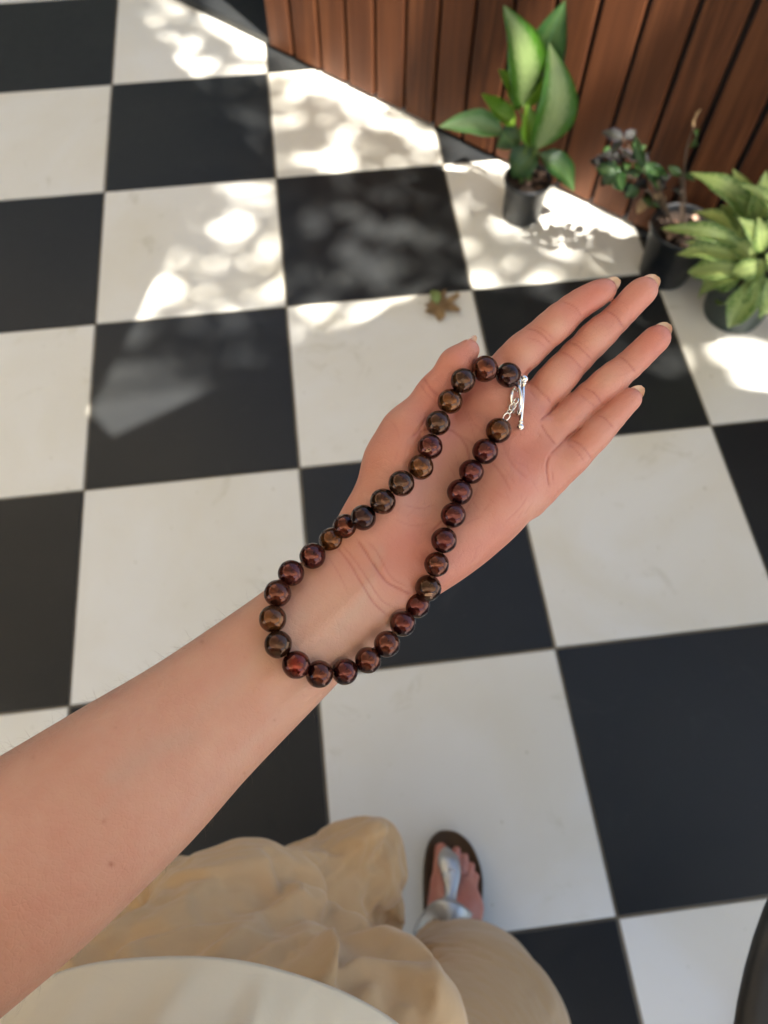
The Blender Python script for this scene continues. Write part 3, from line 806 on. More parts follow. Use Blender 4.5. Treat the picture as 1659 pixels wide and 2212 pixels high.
for k in range(9):
    a = k * .7; bm = bmesh.new(); s = np.array([3.4 - k * .05, -3.9 + k * .07, 5.0 + k * .22])
    e = s + np.array([math.cos(a) * 1.5, math.sin(a) * 1.5, rnd.uniform(.6, 1.6)])
    tube(bm, smooth_path([s, (s + e) / 2 + np.array([0, 0, .15]), e], 8), list(np.linspace(.05, .012, 8)), 8)
    link_mesh('limb', bm_mesh('limb', bm), M['tree_bark'], tree)
quads = []; vs = []
def add_leaf(c, size):
    d = nr.normal(0, 1, 3); d[2] *= .45; d /= np.linalg.norm(d)
    u = np.cross(d, nr.normal(0, 1, 3)); u /= np.linalg.norm(u)
    k_ = len(vs)
    if abs(d[2]) > .6: d = np.cross(u, (0, 0, 1.0)) * .9 + np.array([0, 0, .3]); d /= np.linalg.norm(d)
    vs.extend([c - d * size, c - u * size * .5, c + d * size, c + u * size * .5]); quads.append((k_, k_ + 1, k_ + 2, k_ + 3))
sx, sy = SUN.x / SUN.z, SUN.y / SUN.z
cnt = 0
while cnt < 13000:
    fx, fy = nr.uniform(-.9, 2.6), nr.uniform(-1.9, 1.4)
    r_ = math.hypot((fx - .85) / 1.75, (fy + .25) / 1.65)
    if r_ > 1: continue
    d = np.hypot(PW[:, 0] - fx, PW[:, 1] - fy) - PW[:, 2]
    m_ = d.min()
    if m_ < .004: continue
    cnt += 1
    if nr.rand() > .93: continue
    h = nr.uniform(5.6, 7.6)
    add_leaf(np.array([fx + sx * h, fy + sy * h, h]), nr.uniform(.035, .065))
for k in range(2500):      # the rest of the crown, away from the sun's path to the terrace
    a = nr.uniform(0, 6.28); r_ = nr.uniform(2.6, 3.6)
    h = nr.uniform(5.4, 7.8)
    add_leaf(np.array([2.8 + .9 * math.cos(a) * r_, -2.9 + .9 * math.sin(a) * r_, h]), nr.uniform(.06, .11))
o = link_mesh('foliage', mesh_np('foliage', vs, quads), M['canopy'], tree, smooth=False)
tag(o, kind='stuff')
# ------------------------------------------------------------------ added unseen greenery on the far sides, keeping blue sky off the tiles
def added_hedge(p0, p1, label, n):
    p0 = np.array(p0, float); p1 = np.array(p1, float); d = p1 - p0; L = np.linalg.norm(d); d /= L; q = np.array([-d[1], d[0]])
    root = empty('added_hedge', (*p0, 0), 0, label, 'added_hedge')
    bm = box_bm(L - .2, .5, 3.5, .05, 1); me = bm_mesh('inner_growth', bm)
    c = (p0 + p1) / 2; me.transform(Matrix.Translation((c[0], c[1], 1.73)) @ Matrix.Rotation(math.atan2(d[1], d[0]), 4, 'Z'))
    link_mesh('inner_growth', me, M['added_hedge'], root, smooth=False)
    v_ = []; f_ = []
    for k in range(n):
        a = nr.uniform(0, L); b = nr.uniform(-.38, .38) ; h = nr.uniform(.02, 3.65)
        if abs(b) < .2 and h < 3.4: b = math.copysign(nr.uniform(.22, .4), b)
        c = np.array([*(p0 + d * a + q * b), h]); u = nr.normal(0, 1, 3); u /= np.linalg.norm(u); w = np.cross(u, nr.normal(0, 1, 3)); w /= np.linalg.norm(w)
        s_ = nr.uniform(.03, .06); i_ = len(v_); v_.extend([c - u * s_, c - w * s_ * .5, c + u * s_, c + w * s_ * .5]); f_.append((i_, i_ + 1, i_ + 2, i_ + 3))
    tag(link_mesh('foliage', mesh_np('foliage', v_, f_), M['added_hedge'], root, smooth=False), kind='stuff')
added_hedge((-3.4, 3.6), (5.5, 3.6), 'tall added mass of clipped green leaves, unseen, blocking sky light on the far side', 9000)
added_hedge((-3.8, -3), (-3.8, 3.2), 'tall added mass of clipped green leaves, unseen, blocking sky light on the left side', 8000)
#@@SPLIT person
# ------------------------------------------------------------------ the person: left arm and hand
def P3(l): return [cs(*p) for p in l]
def pr_(px, z): return px * z / FPX
HZ = .00075
arm = Field((-.30, -.265, -.415), (.135, .125, -.255), HZ)
# forearm and palm: a tube of changing oval section. rows: centre x, y, depth, half width px, half thickness m, roundness
ST = np.array([
    (-260, 2085, .300, 250, .043), (-120, 1980, .301, 240, .042), (20, 1880, .303, 226, .0405), (128, 1800, .306, 212, .0385), (304, 1664, .315, 184, .0335),
    (446, 1547, .324, 155, .0275), (620, 1401, .334, 131, .0215), (683, 1344, .338, 124, .0200), (764, 1274, .343, 120, .0190),
    (845, 1204, .348, 123, .0180), (915, 1135, .351, 135, .0170), (995, 1062, .353, 147, .0160), (1062, 993, .354, 140, .0142), (1118, 930, .355, 126, .0118), (1150, 895, .355, 108, .0100)], float)
SP = smooth_path(np.array([[*cs(r[0], r[1], r[2]), pr_(r[3], r[2]), r[4]] for r in ST]), 160)
AX = SP[-1, :3] - SP[20, :3]; AX[2] = 0; AX /= np.linalg.norm(AX)
ts = SP[:, :3] @ AX; wd = np.array([-AX[1], AX[0], 0.0])
so_ = np.argsort(ts); ts = ts[so_]; SPs = SP[so_]
cw, cz, hw, ht = SPs[:, :3] @ wd, SPs[:, 2], SPs[:, 3], SPs[:, 4]
def tube_fn(Pg):
    t = Pg @ AX.astype(np.float32); v = Pg @ wd.astype(np.float32); z = Pg[..., 2]
    tc = np.clip(t, ts[0], ts[-1])
    f = lambda a: np.interp(tc, ts, a).astype(np.float32)
    W, H = f(hw), f(ht); a = (v - f(cw)) / W; b = (z - f(cz)) / H
    n = 2.35
    q = (np.abs(a) ** n + np.abs(b) ** n) ** (1 / n)
    over = np.maximum(t - ts[-1], 0) + np.maximum(ts[0] - t, 0)
    g2 = np.sqrt((a / np.maximum(q, 1e-4) / W) ** 2 + (b / np.maximum(q, 1e-4) / H) ** 2)
    d = (q - 1) / np.maximum(g2, 1e-3)
    d = np.where(d > .012, .012, d)
    return np.where(over > 0, np.sqrt(np.maximum(d, 0) ** 2 + over ** 2) + np.minimum(d, 0) * 0, d)
arm.D[:] = .012
arm.add(tube_fn, arm.lo, arm.lo + HZ * arm.n, .0005)
R_arm = np.stack([AX, wd, (0, 0, 1)])
def ell_px(x, y, z, axes, ang_deg, k, op='union', tilt=0):
    a = math.radians(ang_deg); u = np.array([math.cos(a), math.sin(a), 0]); v = np.array([-math.sin(a), math.cos(a), 0])
    arm.ell(cs(x, y, z), axes, np.stack([u, v, np.cross(u, v)]), k, op)
# thumb: heel, mound, knuckle, joint, tip
arm.chain(P3([(815, 1150, .347), (868, 1005, .345), (888, 935, .345)]), [.0130, .0150, .0128], .012)
arm.chain(P3([(884, 942, .345), (942, 850, .344), (985, 788, .340), (1012, 757, .338)]), [.0125, .0083, .0072, .0050], .004)
ell_px(880, 1055, .343, (.027, .0165, .0125), 66, .010)        # thenar
ell_px(800, 1130, .345, (.017, .012, .012), 58, .010)
ell_px(985, 1165, .3475, (.028, .0135, .0125), 40, .010)        # hypothenar
ell_px(1085, 1075, .3490, (.018, .013, .0115), 46, .010)
# pads below the fingers
ell_px(1080, 838, .3520, (.0115, .010, .0095), 40, .008)
ell_px(1130, 918, .3525, (.0115, .009, .0092), 42, .008)
ell_px(1168, 1000, .3525, (.0115, .0095, .0092), 42, .008)
# fingers: base, knuckle, joints, tip
FING = {
    'index': ([(1040, 862, .355), (1105, 784, .352), (1159, 736, .3500), (1235, 669, .3465), (1286, 637, .3445), (1309, 626, .3440)], [.0098, .0086, .0081, .0069, .0060, .0048]),
    'middle': ([(1085, 945, .356), (1160, 866, .3535), (1247, 769, .3505), (1329, 690, .3465), (1375, 641, .3440), (1393, 626, .3432)], [.0098, .0087, .0079, .0066, .0064, .0058]),
    'ring': ([(1115, 1010, .356), (1180, 944, .3540), (1275, 858, .3510), (1357, 790, .3475), (1408, 741, .3455), (1422, 729, .3450)], [.0096, .0079, .0073, .0066, .0061, .0055]),
    'little': ([(1145, 1078, .355), (1213, 1012, .3530), (1260, 966, .3515), (1307, 917, .3490), (1351, 871, .3470), (1364, 861, .3465)], [.0086, .0077, .0071, .0064, .0053, .0046]),
}
PADS = {'index': [(1203, 700, .3455, .0105, .0070, .0060, 41), (1132, 760, .3480, .0095, .0080, .0066, 42)],
        'middle': [(1288, 725, .3455, .0110, .0068, .0060, 43), (1202, 818, .3485, .0115, .0078, .0066, 46)],
        'ring': [(1316, 822, .3465, .0105, .0064, .0056, 40), (1226, 902, .3490, .0115, .0068, .0062, 42)],
        'little': [(1284, 940, .3475, .0088, .0062, .0056, 46), (1236, 990, .3490, .0085, .0068, .0062, 45)]}
hf = Field(tuple(np.floor((np.array((.02, -.02, -.375)) - arm.lo) / HZ) * HZ + arm.lo), (.135, .118, -.325), HZ)
hf.D[:] = .02
for nm, (pts, rs) in FING.items():
    Q = smooth_path(np.array([[*cs(*p), r] for p, r in zip(pts, rs)]), 16)
    lo = np.min(Q[:, :3], 0) - .016; hi = np.max(Q[:, :3], 0) + .016
    def fing(Pg, Q=Q, nm=nm):
        d = None
        for i in range(15):
            e = sd_cone(Pg, Q[i, :3], Q[i + 1, :3], Q[i, 3], Q[i + 1, 3])
            d = e if d is None else smin(d, e, .0012)
        for x, y, z, l, w, t, a in PADS[nm]:
            a = math.radians(a); u = np.array([math.cos(a), math.sin(a), 0]); v = np.array([-math.sin(a), math.cos(a), 0])
            d = smin(d, sd_ell(Pg, cs(x, y, z), (l, w, t), np.stack([u, v, np.cross(u, v)])), .0035)
        return d
    hf.add(fing, lo, hi, .0004)
i0 = np.round((hf.lo - arm.lo) / HZ).astype(int); i1 = np.minimum(i0 + hf.n, arm.n); n_ = i1 - i0
sl_ = tuple(slice(a, b) for a, b in zip(i0, i1))
arm.D[sl_] = smin(arm.D[sl_], hf.D[:n_[0], :n_[1], :n_[2]], .0050)
# slight hollow of the palm
ell_px(1005, 1000, .3230, (.030, .018, .0165), 50, .010, 'sub')
V, Q = arm.nets(); del arm
V = relax(V, Q, 2, .5)
N = vnormals(V, Q)
pxv = to_px(V)
front = np.clip((N[:, 2] + .1) / .5, 0, 1)
CREASE = [  # polyline, depth mm, sigma px
    ([(1134, 709), (1162, 716), (1192, 745)], .30, 2.0), ([(1140, 729), (1163, 737), (1180, 752)], .16, 1.8), ([(1152, 704), (1172, 711), (1198, 734)], .14, 1.8),
    ([(1211, 650), (1240, 662), (1260, 688)], .26, 2.0), ([(1220, 660), (1240, 672), (1250, 684)], .12, 1.6),
    ([(1305, 668), (1331, 684), (1350, 712)], .28, 2.0), ([(1228, 738), (1250, 748), (1281, 780)], .30, 2.0), ([(1206, 757), (1231, 769), (1262, 800)], .24, 2.0), ([(1238, 732), (1258, 742), (1283, 766)], .12, 1.6),
    ([(1150, 828), (1174, 852), (1194, 874)], .26, 2.4), ([(1141, 840), (1160, 862)], .18, 2.0),
    ([(1335, 767), (1354, 781), (1376, 808)], .28, 2.0), ([(1257, 836), (1282, 848), (1302, 874)], .28, 2.0), ([(1250, 848), (1266, 863), (1290, 882)], .20, 1.8),
    ([(1166, 912), (1181, 936), (1202, 962)], .28, 2.4), ([(1158, 928), (1172, 950)], .15, 2.0),
    ([(1288, 896), (1307, 904), (1329, 928)], .26, 2.0), ([(1232, 949), (1257, 963), (1282, 996)], .26, 2.0), ([(1226, 958), (1246, 974), (1264, 1000)], .18, 1.8),
    ([(1188, 980), (1181, 1007), (1186, 1052)], .40, 2.4), ([(1192, 1012), (1196, 1044)], .2, 2.0),
    ([(1163, 910), (1185, 893), (1212, 866)], .5, 2.2), ([(1186, 984), (1206, 964), (1236, 938), (1262, 920)], .5, 2.2), ([(1107, 838), (1125, 818), (1150, 792)], .3, 2.2),  # finger borders, where the crease colour paints in the shade between them
    # palm lines
    ([(900, 936), (942, 922), (985, 935), (1012, 975), (1010, 1030), (985, 1090), (930, 1150)], .28, 3.0),
    ([(985, 935), (1030, 965), (1080, 1020), (1105, 1065)], .15, 3.2),
    ([(1095, 905), (1085, 950), (1105, 1000), (1140, 1035)], .13, 3.2),
    ([(1006, 880), (1025, 915), (1060, 945)], .10, 2.0), ([(985, 860), (1010, 900), (1030, 960)], .10, 1.8), ([(1045, 1000), (1020, 1080), (960, 1150)], .10, 2.0),
    ([(870, 1090), (905, 1098), (940, 1090)], .10, 2.0), ([(850, 1120), (890, 1135), (930, 1130)], .08, 2.0), ([(1040, 1110), (1060, 1085)], .1, 2.0), ([(1090, 1130), (1125, 1095), (1140, 1070)], .12, 2.0),
    ([(1130, 1115), (1150, 1085)], .10, 1.6), ([(1112, 1128), (1132, 1100)], .08, 1.6),
    # wrist
    ([(770, 1165), (785, 1185), (806, 1218), (832, 1254), (862, 1272), (892, 1286)], .42, 2.8), ([(792, 1168), (814, 1192), (843, 1245), (880, 1268)], .16, 2.2),
    ([(725, 1180), (752, 1212), (778, 1256), (806, 1300), (836, 1330)], .22, 2.8), ([(738, 1178), (768, 1212), (795, 1254), (824, 1296), (850, 1312)], .14, 2.2), ([(706, 1200), (730, 1236), (752, 1280)], .10, 2.2),
    # thumb
    ([(912, 812), (930, 838), (950, 858)], .30, 2.4), ([(904, 826), (922, 850), (940, 868)], .18, 2.0), ([(888, 946), (904, 930), (921, 903), (938, 878)], .40, 2.6), ([(840, 905), (856, 925), (862, 950)], .1, 2.4),
    ([(903, 930), (912, 955), (914, 990)], .14, 2.2), ([(880, 960), (872, 1000)], .08, 2.0), ([(862, 965), (850, 1005)], .08, 2.0),
]
for k in range(46):
    cx_, cy_, a_ = [(1010, 1010, 50), (880, 1060, 110), (1060, 1080, 50), (1000, 1160, 140), (950, 990, 70), (1100, 960, 20), (1130, 1040, 60)][k % 7]
    cx_ += rnd.uniform(-42, 42); cy_ += rnd.uniform(-48, 48); a_ = math.radians(a_ + rnd.uniform(-28, 28)); l_ = rnd.uniform(10, 30)
    CREASE.append(([(cx_ - l_ * math.cos(a_), cy_ - l_ * math.sin(a_)), (cx_ + rnd.uniform(-3, 3), cy_ + rnd.uniform(-3, 3)), (cx_ + l_ * math.cos(a_), cy_ + l_ * math.sin(a_))], rnd.uniform(.045, .10), 1.7))
disp = np.zeros(len(V)); cre = np.zeros(len(V))
for line, dep, sg in CREASE:
    L = smooth_path(np.array(line, float), 14) if len(line) > 2 else np.array(line, float)
    near = (np.abs(pxv - L.mean(0)).max(1) < np.abs(L - L.mean(0)).max() + 20)
    ii = np.where(near)[0]
    d = seg_dist(pxv[ii], L)
    e0 = np.minimum(np.linalg.norm(pxv[ii] - L[0], axis=1), np.linalg.norm(pxv[ii] - L[-1], axis=1))
    taper = np.clip(e0 / 10, .25, 1)
    wgt = np.exp(-(d / sg) ** 2) * front[ii] * taper
    disp[ii] = np.maximum(disp[ii], wgt * dep * .0013)
    cre[ii] = np.maximum(cre[ii], np.exp(-(d / (sg * .9)) ** 2) * front[ii] * taper * min(1, dep / .3))
# fine lines across the wrist and faint tendon relief
ta = V @ AX; tw = V @ wd
V = V - N * disp[:, None]
wr = np.exp(-((pxv[:, 0] - 800) ** 2 + (pxv[:, 1] - 1240) ** 2) / 90.0 ** 2)
V = V + N * (wr * .00009 * np.sin(ta * 3800 + 3 * np.sin(tw * 160)))[:, None]
ten = np.exp(-(seg_dist(pxv, [(560, 1480), (700, 1350), (830, 1225)]) / 16) ** 2) * .0007 - np.exp(-(seg_dist(pxv, [(590, 1520), (730, 1395), (850, 1275)]) / 15) ** 2) * .0005
V = V + N * (ten * front)[:, None]
# colour fields of the skin itself
def blob(x, y, r): return np.exp(-((pxv[:, 0] - x) ** 2 + (pxv[:, 1] - y) ** 2) / r ** 2)
flush = .26 + 0 * cre
along = (pxv[:, 0] - 760) * .78 - (pxv[:, 1] - 1270) * .62
flush += .28 / (1 + np.exp(-(along - 20) / 40))
flush -= .22 / (1 + np.exp((along + 60) / 60))
for x, y, r, a in [(1290, 640, 42, .32), (1375, 650, 45, .32), (1405, 745, 42, .32), (1345, 880, 40, .3), (1000, 780, 60, .35), (930, 870, 60, .3), (880, 1180, 75, .30), (1085, 870, 60, .1), (1120, 1060, 60, .18), (1160, 990, 50, .12), (1160, 736, 26, .14), (1247, 769, 26, .14), (1275, 857, 26, .14), (1259, 966, 26, .14),
                   (840, 960, 60, .1), (985, 1180, 80, .1), (1000, 1000, 60, -.16), (800, 1320, 80, -.12), (700, 1330, 90, -.15), (1110, 930, 40, .1), (120, 1900, 150, .12)]:
    flush += a * blob(x, y, r)
pale = .25 * blob(960, 1080, 80) + .5 * blob(1205, 705, 22) + .4 * blob(1290, 730, 24) + .4 * blob(1315, 820, 24) + .4 * blob(1140, 765, 26) + .4 * blob(1205, 820, 28) + .4 * blob(760, 1330, 90) + .35 * blob(640, 1440, 120) + .3 * blob(1150, 1110, 30)
vein = np.zeros(len(V))
for ln, s_, a_v in [([(330, 1640), (420, 1560), (560, 1420), (650, 1330)], 16, .35), ([(250, 1680), (330, 1620), (410, 1590)], 26, .6), ([(660, 1480), (560, 1590), (400, 1760)], 14, .25), ([(820, 1190), (790, 1290), (730, 1360)], 12, .5), ([(990, 1100), (1040, 1020)], 9, .3), ([(300, 1660), (220, 1760)], 14, .3)]:
    vein = np.maximum(vein, np.exp(-(seg_dist(pxv, ln) / s_) ** 2) * a_v)
freck = np.zeros(len(V))
for x, y, r, a in [(240, 1867, 6, 1), (224, 1774, 5, .6), (593, 1556, 2.5, .8), (528, 1670, 2.5, .7), (436, 1386, 4, .7), (250, 1572, 3, .4), (208, 1932, 3, .3), (72, 1636, 4, .35), (112, 1848, 3, .3), (170, 1935, 2.5, .4), (530, 1420, 2.5, .25), (300, 1575, 2.5, .3), (390, 1700, 2, .2), (60, 1760, 2.5, .3), (330, 1990, 2, .2)]:
    freck = np.maximum(freck, a * blob(x, y, r))
for k in range(60):
    t_ = rnd.random(); x = 60 + 560 * t_ + rnd.uniform(-110, 110); y = 1850 - 440 * t_ + rnd.uniform(-130, 130)
    freck = np.maximum(freck, rnd.uniform(.08, .22) * blob(x, y, rnd.uniform(1.5, 3)))
back = np.clip(-N[:, 2], 0, 1)
flush = flush - .2 * back
hand_V, hand_Q, hand_N, hand_px = V, Q, vnormals(V, Q), pxv
hand_attr = dict(flush=np.clip(flush, 0, 1), crease=np.clip(cre, 0, 1), pale=np.clip(pale, 0, 1), vein=np.clip(vein, 0, 1), freckle=np.clip(freck, 0, 1))

def world_from_cam(V): return CAMN + V @ RM.T

# depth of the skin under a point of the picture
fr_i = np.where(hand_N[:, 2] > .15)[0]
gx = np.floor(hand_px[fr_i, 0] / 6).astype(int); gy = np.floor(hand_px[fr_i, 1] / 6).astype(int)
zmap = {}
for a, b, z in zip(gx, gy, -hand_V[fr_i, 2]):
    k = (a, b)
    if k not in zmap or z < zmap[k]: zmap[k] = z
def skin_z(x, y, r=0):
    best = None
    R_ = int(r // 6)
    for da in range(-R_, R_ + 1):
        for db in range(-R_, R_ + 1):
            if da * da + db * db > R_ * R_ + .1: continue
            z = zmap.get((int(x // 6) + da, int(y // 6) + db))
            if z is not None and (best is None or z < best): best = z
    return best

# ------------------------------------------------------------------ the rest of the body: trunk, upper arm, legs, right foot
person = empty('person', (.40, -2.42, 0), 0, 'person in cream top, khaki trousers and silver sandal holding out the left arm', 'person')
wr3 = U(130, 1800, .306); el3 = U(-260, 2085, .300)
SH = np.array([.19, -2.43, 1.33])
HIPC = np.array([.385, -2.44, .90])
def wfield(lo, hi, h): 
    f_ = Field(lo, hi, h); f_.D[:] = .03; return f_
body = wfield((-.05, -2.75, .02), (.85, -1.95, 1.50), .008)
I3 = np.eye(3)
body.chain([wr3, el3], [.034, .040], .01)
body.chain([el3, (el3 + SH) / 2, SH], [.040, .046, .055], .02)
body.cone(SH, HIPC + [0, 0, .42], .055, .09, .05)
body.cone(SH + [.37, 0, 0], HIPC + [0, 0, .42], .055, .09, .05)
body.ell((.385, -2.44, 1.17), (.145, .095, .24), I3, .03)
body.ell((.385, -2.45, .93), (.155, .10, .13), I3, .04)
body.chain([(.385, -2.45, 1.38), (.385, -2.45, 1.47)], [.05, .05], .02)
body.chain([SH + [.37, 0, 0], (.62, -2.47, 1.06), (.60, -2.32, 1.12)], [.055, .044, .03], .02)
LK = np.array([.34, -2.27, .52]); LA = np.array([.33, -2.31, .10])
RK = np.array([.53, -2.385, .52]); RA = np.array([.615, -2.285, .10])
body.chain([(.31, -2.44, .87), LK, LA], [.085, .058, .036], .02)
body.chain([(.46, -2.46, .87), RK, RA], [.075, .046, .034], .02)
body.chain([LA, (.33, -2.20, .045)], [.034, .022], .01)
Vb, Qb = body.nets(); Vb = relax(Vb, Qb, 2)

# right foot
def fp(x, y, h): return F(x, y, h)
ft = wfield((.54, -2.38, .015), (.76, -2.04, .16), .0022)
ft.chain([RA + [0, .0, 0.03], (.612, -2.31, .052)], [.034, .030], .02)
ft.chain([RA + [0, 0, 0], fp(975, 1985, .06), fp(970, 1920, .045)], [.033, .027, .018], .02)
ft.chain([(.612, -2.31, .052), fp(1005, 1960, .045), fp(1003, 1915, .04)], [.03, .024, .017], .02)
ft.chain([fp(948, 1985, .05), fp(950, 1905, .042)], [.018, .014], .02)
TOES = [((950, 1905), (953, 1835), .0135, .0105), ((975, 1900), (986, 1838), .010, .0072), ((992, 1905), (1004, 1852), .010, .0068), ((1006, 1912), (1018, 1871), .009, .0065), ((1017, 1925), (1027, 1893), .009, .0065)]
for (x0, y0), (x1, y1), r0, r1 in TOES:
    ft.chain([fp(x0, y0, .041), fp((x0 + x1) / 2, (y0 + y1) / 2, .041), fp(x1, y1, .036)], [r0, r1 * 1.05, r1], .0035)
Vf, Qf = ft.nets(); Vf = relax(Vf, Qf, 1)
Vh = world_from_cam(hand_V)
allV = np.vstack([Vh, Vb, Vf]); allQ = np.vstack([hand_Q, Qb + len(Vh), Qf + len(Vh) + len(Vb)])
me = mesh_np('body', allV, allQ)
for k, a in hand_attr.items():
    at = me.attributes.new(k, 'FLOAT', 'POINT')
    fill = {'flush': .35}.get(k, 0.0)
    full = np.full(len(allV), fill, np.float32); full[:len(Vh)] = a
    if k == 'flush': full[len(Vh) + len(Vb):] = .75
    at.data.foreach_set('value', full)
link_mesh('body', me, M['skin'], person)

# fingernails: thin curved plates behind each fingertip, the free edge showing past the skin
def nail(tip, base, z_tip, width_px, roll=0.0, out=14, back=.0040, name='fingernail'):
    c1 = cs(tip[0], tip[1], z_tip); c0 = cs(base[0], base[1], z_tip)
    ax = c1 - c0; ax[2] = 0; ax /= np.linalg.norm(ax)
    sd = np.array([-ax[1], ax[0], 0]); nz = np.array([0, 0, -1.0])
    rot = Matrix.Rotation(roll, 3, Vector(ax)); sd = np.array(rot @ Vector(sd)); nz = np.array(rot @ Vector(nz))
    w = pr_(width_px, z_tip) * .5; L = .0110
    nu, nv = 11, 12; rows = []
    for lay in (0, 1):
        for j in range(nv):
            v = j / (nv - 1)
            taper = 1 if v < .45 else math.sqrt(max(0, 1 - ((v - .45) / .57) ** 2))
            for i in range(nu):
                u = i / (nu - 1) * 2 - 1
                p = c1 + ax * (pr_(out, z_tip) - L * (1 - v)) + sd * (u * w * max(taper, .22)) + nz * (back - w * .45 * (u * taper) ** 2 - lay * .0006 - .0022 * v ** 2)
                rows.append(p)
    Vn = np.array(rows); Fn = []
    for lay in (0, 1):
        o_ = lay * nu * nv
        for j in range(nv - 1):
            for i in range(nu - 1):
                q = [o_ + j * nu + i, o_ + j * nu + i + 1, o_ + (j + 1) * nu + i + 1, o_ + (j + 1) * nu + i]
                Fn.append(q if lay else q[::-1])
    m_ = nu * nv
    for j in range(nv - 1):
        for i in (0, nu - 1): Fn.append([j * nu + i, (j + 1) * nu + i, m_ + (j + 1) * nu + i, m_ + j * nu + i])
    for i in range(nu - 1):
        for j in (0, nv - 1): Fn.append([j * nu + i, j * nu + i + 1, m_ + j * nu + i + 1, m_ + j * nu + i])
    me = mesh_np(name, world_from_cam(Vn), Fn)
    link_mesh(name, me, M['nail'], person)
nail((1322, 614), (1286, 640), .3440, 37, -.40, 19, .0024)
nail((1404, 612), (1375, 641), .3432, 43, -.35, 23, .0030)
nail((1432, 714), (1408, 741), .3450, 41, -.35, 20, .0028)
nail((1374, 850), (1351, 871), .3465, 34, -.30, 20, .0022)
nail((1020, 744), (985, 790), .3370, 30, 1.0, 20, .0036)

# fine hairs along the upper edge of the forearm
bm = bmesh.new()
cand = np.where((np.abs(hand_N[:, 2]) < .45) & (hand_px[:, 0] > -20) & (hand_px[:, 0] < 900) & (hand_px[:, 1] > 1250))[0]
for i in nr.choice(cand, 700, replace=False):
    p = Vh[i]; n_ = RM @ hand_N[i]; a = RM @ (-AX if nr.rand() < .8 else wd)
    L = nr.uniform(.002, .0055); a = a + RM @ (nr.normal(0, .35, 3)); a /= np.linalg.norm(a)
    tube(bm, [p - n_ * .0003, p + n_ * L * .35 + a * L * .5, p + n_ * L * .42 + a * L], [.000022, .000018, .000006], 3, cap=False)
tag(link_mesh('arm_hair', bm_mesh('arm_hair', bm), M['hair'], person), kind='stuff')

#@@SPLIT clothes
# ------------------------------------------------------------------ clothes
def fold_field(V, N, lines):
    """raise or sink the cloth along lines drawn as picture points (they lie on the cloth itself)"""
    C_ = (V - CAMN) @ RM; px_ = to_px(C_); fr = np.clip(((N @ RM)[:, 2] + .15) / .5, 0, 1)
    d_ = np.zeros(len(V))
    for ln, hgt, sg, skew in lines:
        L = smooth_path(np.array(ln, float), 18) if len(ln) > 2 else np.array(ln, float)
        dd = seg_dist(px_, L)
        hgt = hgt * 1.1; e0 = np.minimum(np.linalg.norm(px_ - L[0], axis=1), np.linalg.norm(px_ - L[-1], axis=1)); tp = np.clip(e0 / 45, 0, 1); tp = tp * tp * (3 - 2 * tp)
        if skew:
            # steeper on one side: signed distance from the line
            mid = L[len(L) // 2]; t = L[-1] - L[0]; nrm = np.array([-t[1], t[0]]) / np.linalg.norm(t)
            best = np.full(len(px_), 1e9); sgn = np.zeros(len(px_))
            for q0, q1 in zip(L, L[1:]):
                ab = q1 - q0; tt = np.clip(((px_ - q0) @ ab) / (ab @ ab), 0, 1); r = px_ - q0 - tt[:, None] * ab
                l = np.linalg.norm(r, axis=1); s_ = np.sign(ab[0] * r[:, 1] - ab[1] * r[:, 0])
                m_ = l < best; best[m_] = l[m_]; sgn[m_] = s_[m_]
            w = np.where(sgn * skew > 0, sg * .26, sg * 2.1)
            d_ += 1.35 * hgt * np.exp(-(dd / w) ** 1.7) * fr * tp
        else: d_ += hgt * np.exp(-(dd / sg) ** 2) * fr * tp
    return V + N * d_[:, None]

HOLD, BEND, PINS, GROW, NFR = .05, 1.1, .6, -.135, 28
tr = wfield((-.06, -2.68, .05), (.78, -1.98, 1.02), .0088)
tr.ell(U(190, 2175, .62), (.10, .085, .10), I3, .05)
tr.ell((.345, -2.430, .88), (.205, .145, .14), I3, .04)                       # seat and waist
tr.ell(U(600, 2225, .56), (.085, .075, .085), I3, .04)
tr.ell(U(850, 2235, .57), (.055, .062, .08), I3, .03)
tr.chain([(.29, -2.39, .84), U(520, 2105, .66), U(620, 2020, .80)], [.13, .096, .080], .03)
tr.chain([U(430, 2065, .74), U(560, 1965, .86), U(690, 1912, .90)], [.085, .054, .046], .03)
tr.chain([U(620, 2040, .76), U(740, 1915, .86), U(790, 1868, .89)], [.075, .042, .034], .03)
tr.chain([U(780, 1868, .88), (.47, -2.17, .30), (.44, -2.20, .10)], [.036, .06, .075], .05)
tr.chain([U(350, 2085, .78), U(400, 2000, .95), (.32, -2.25, .12)], [.085, .072, .075], .03)
tr.chain([U(180, 2180, .64), U(330, 2085, .76)], [.085, .09], .03)
tr.chain([(.46, -2.42, .84), U(1018, 2262, .86), U(1012, 2180, 1.02), U(1016, 2102, 1.20)], [.112, .112, .104, .076], .02)
# open hem round the right ankle
tr.cone(U(1016, 2102, 1.20), (.612, -2.275, .07), .076, .064, .012)
Vt, Qt = tr.nets(); Vt = relax(Vt, Qt, 5, .6)
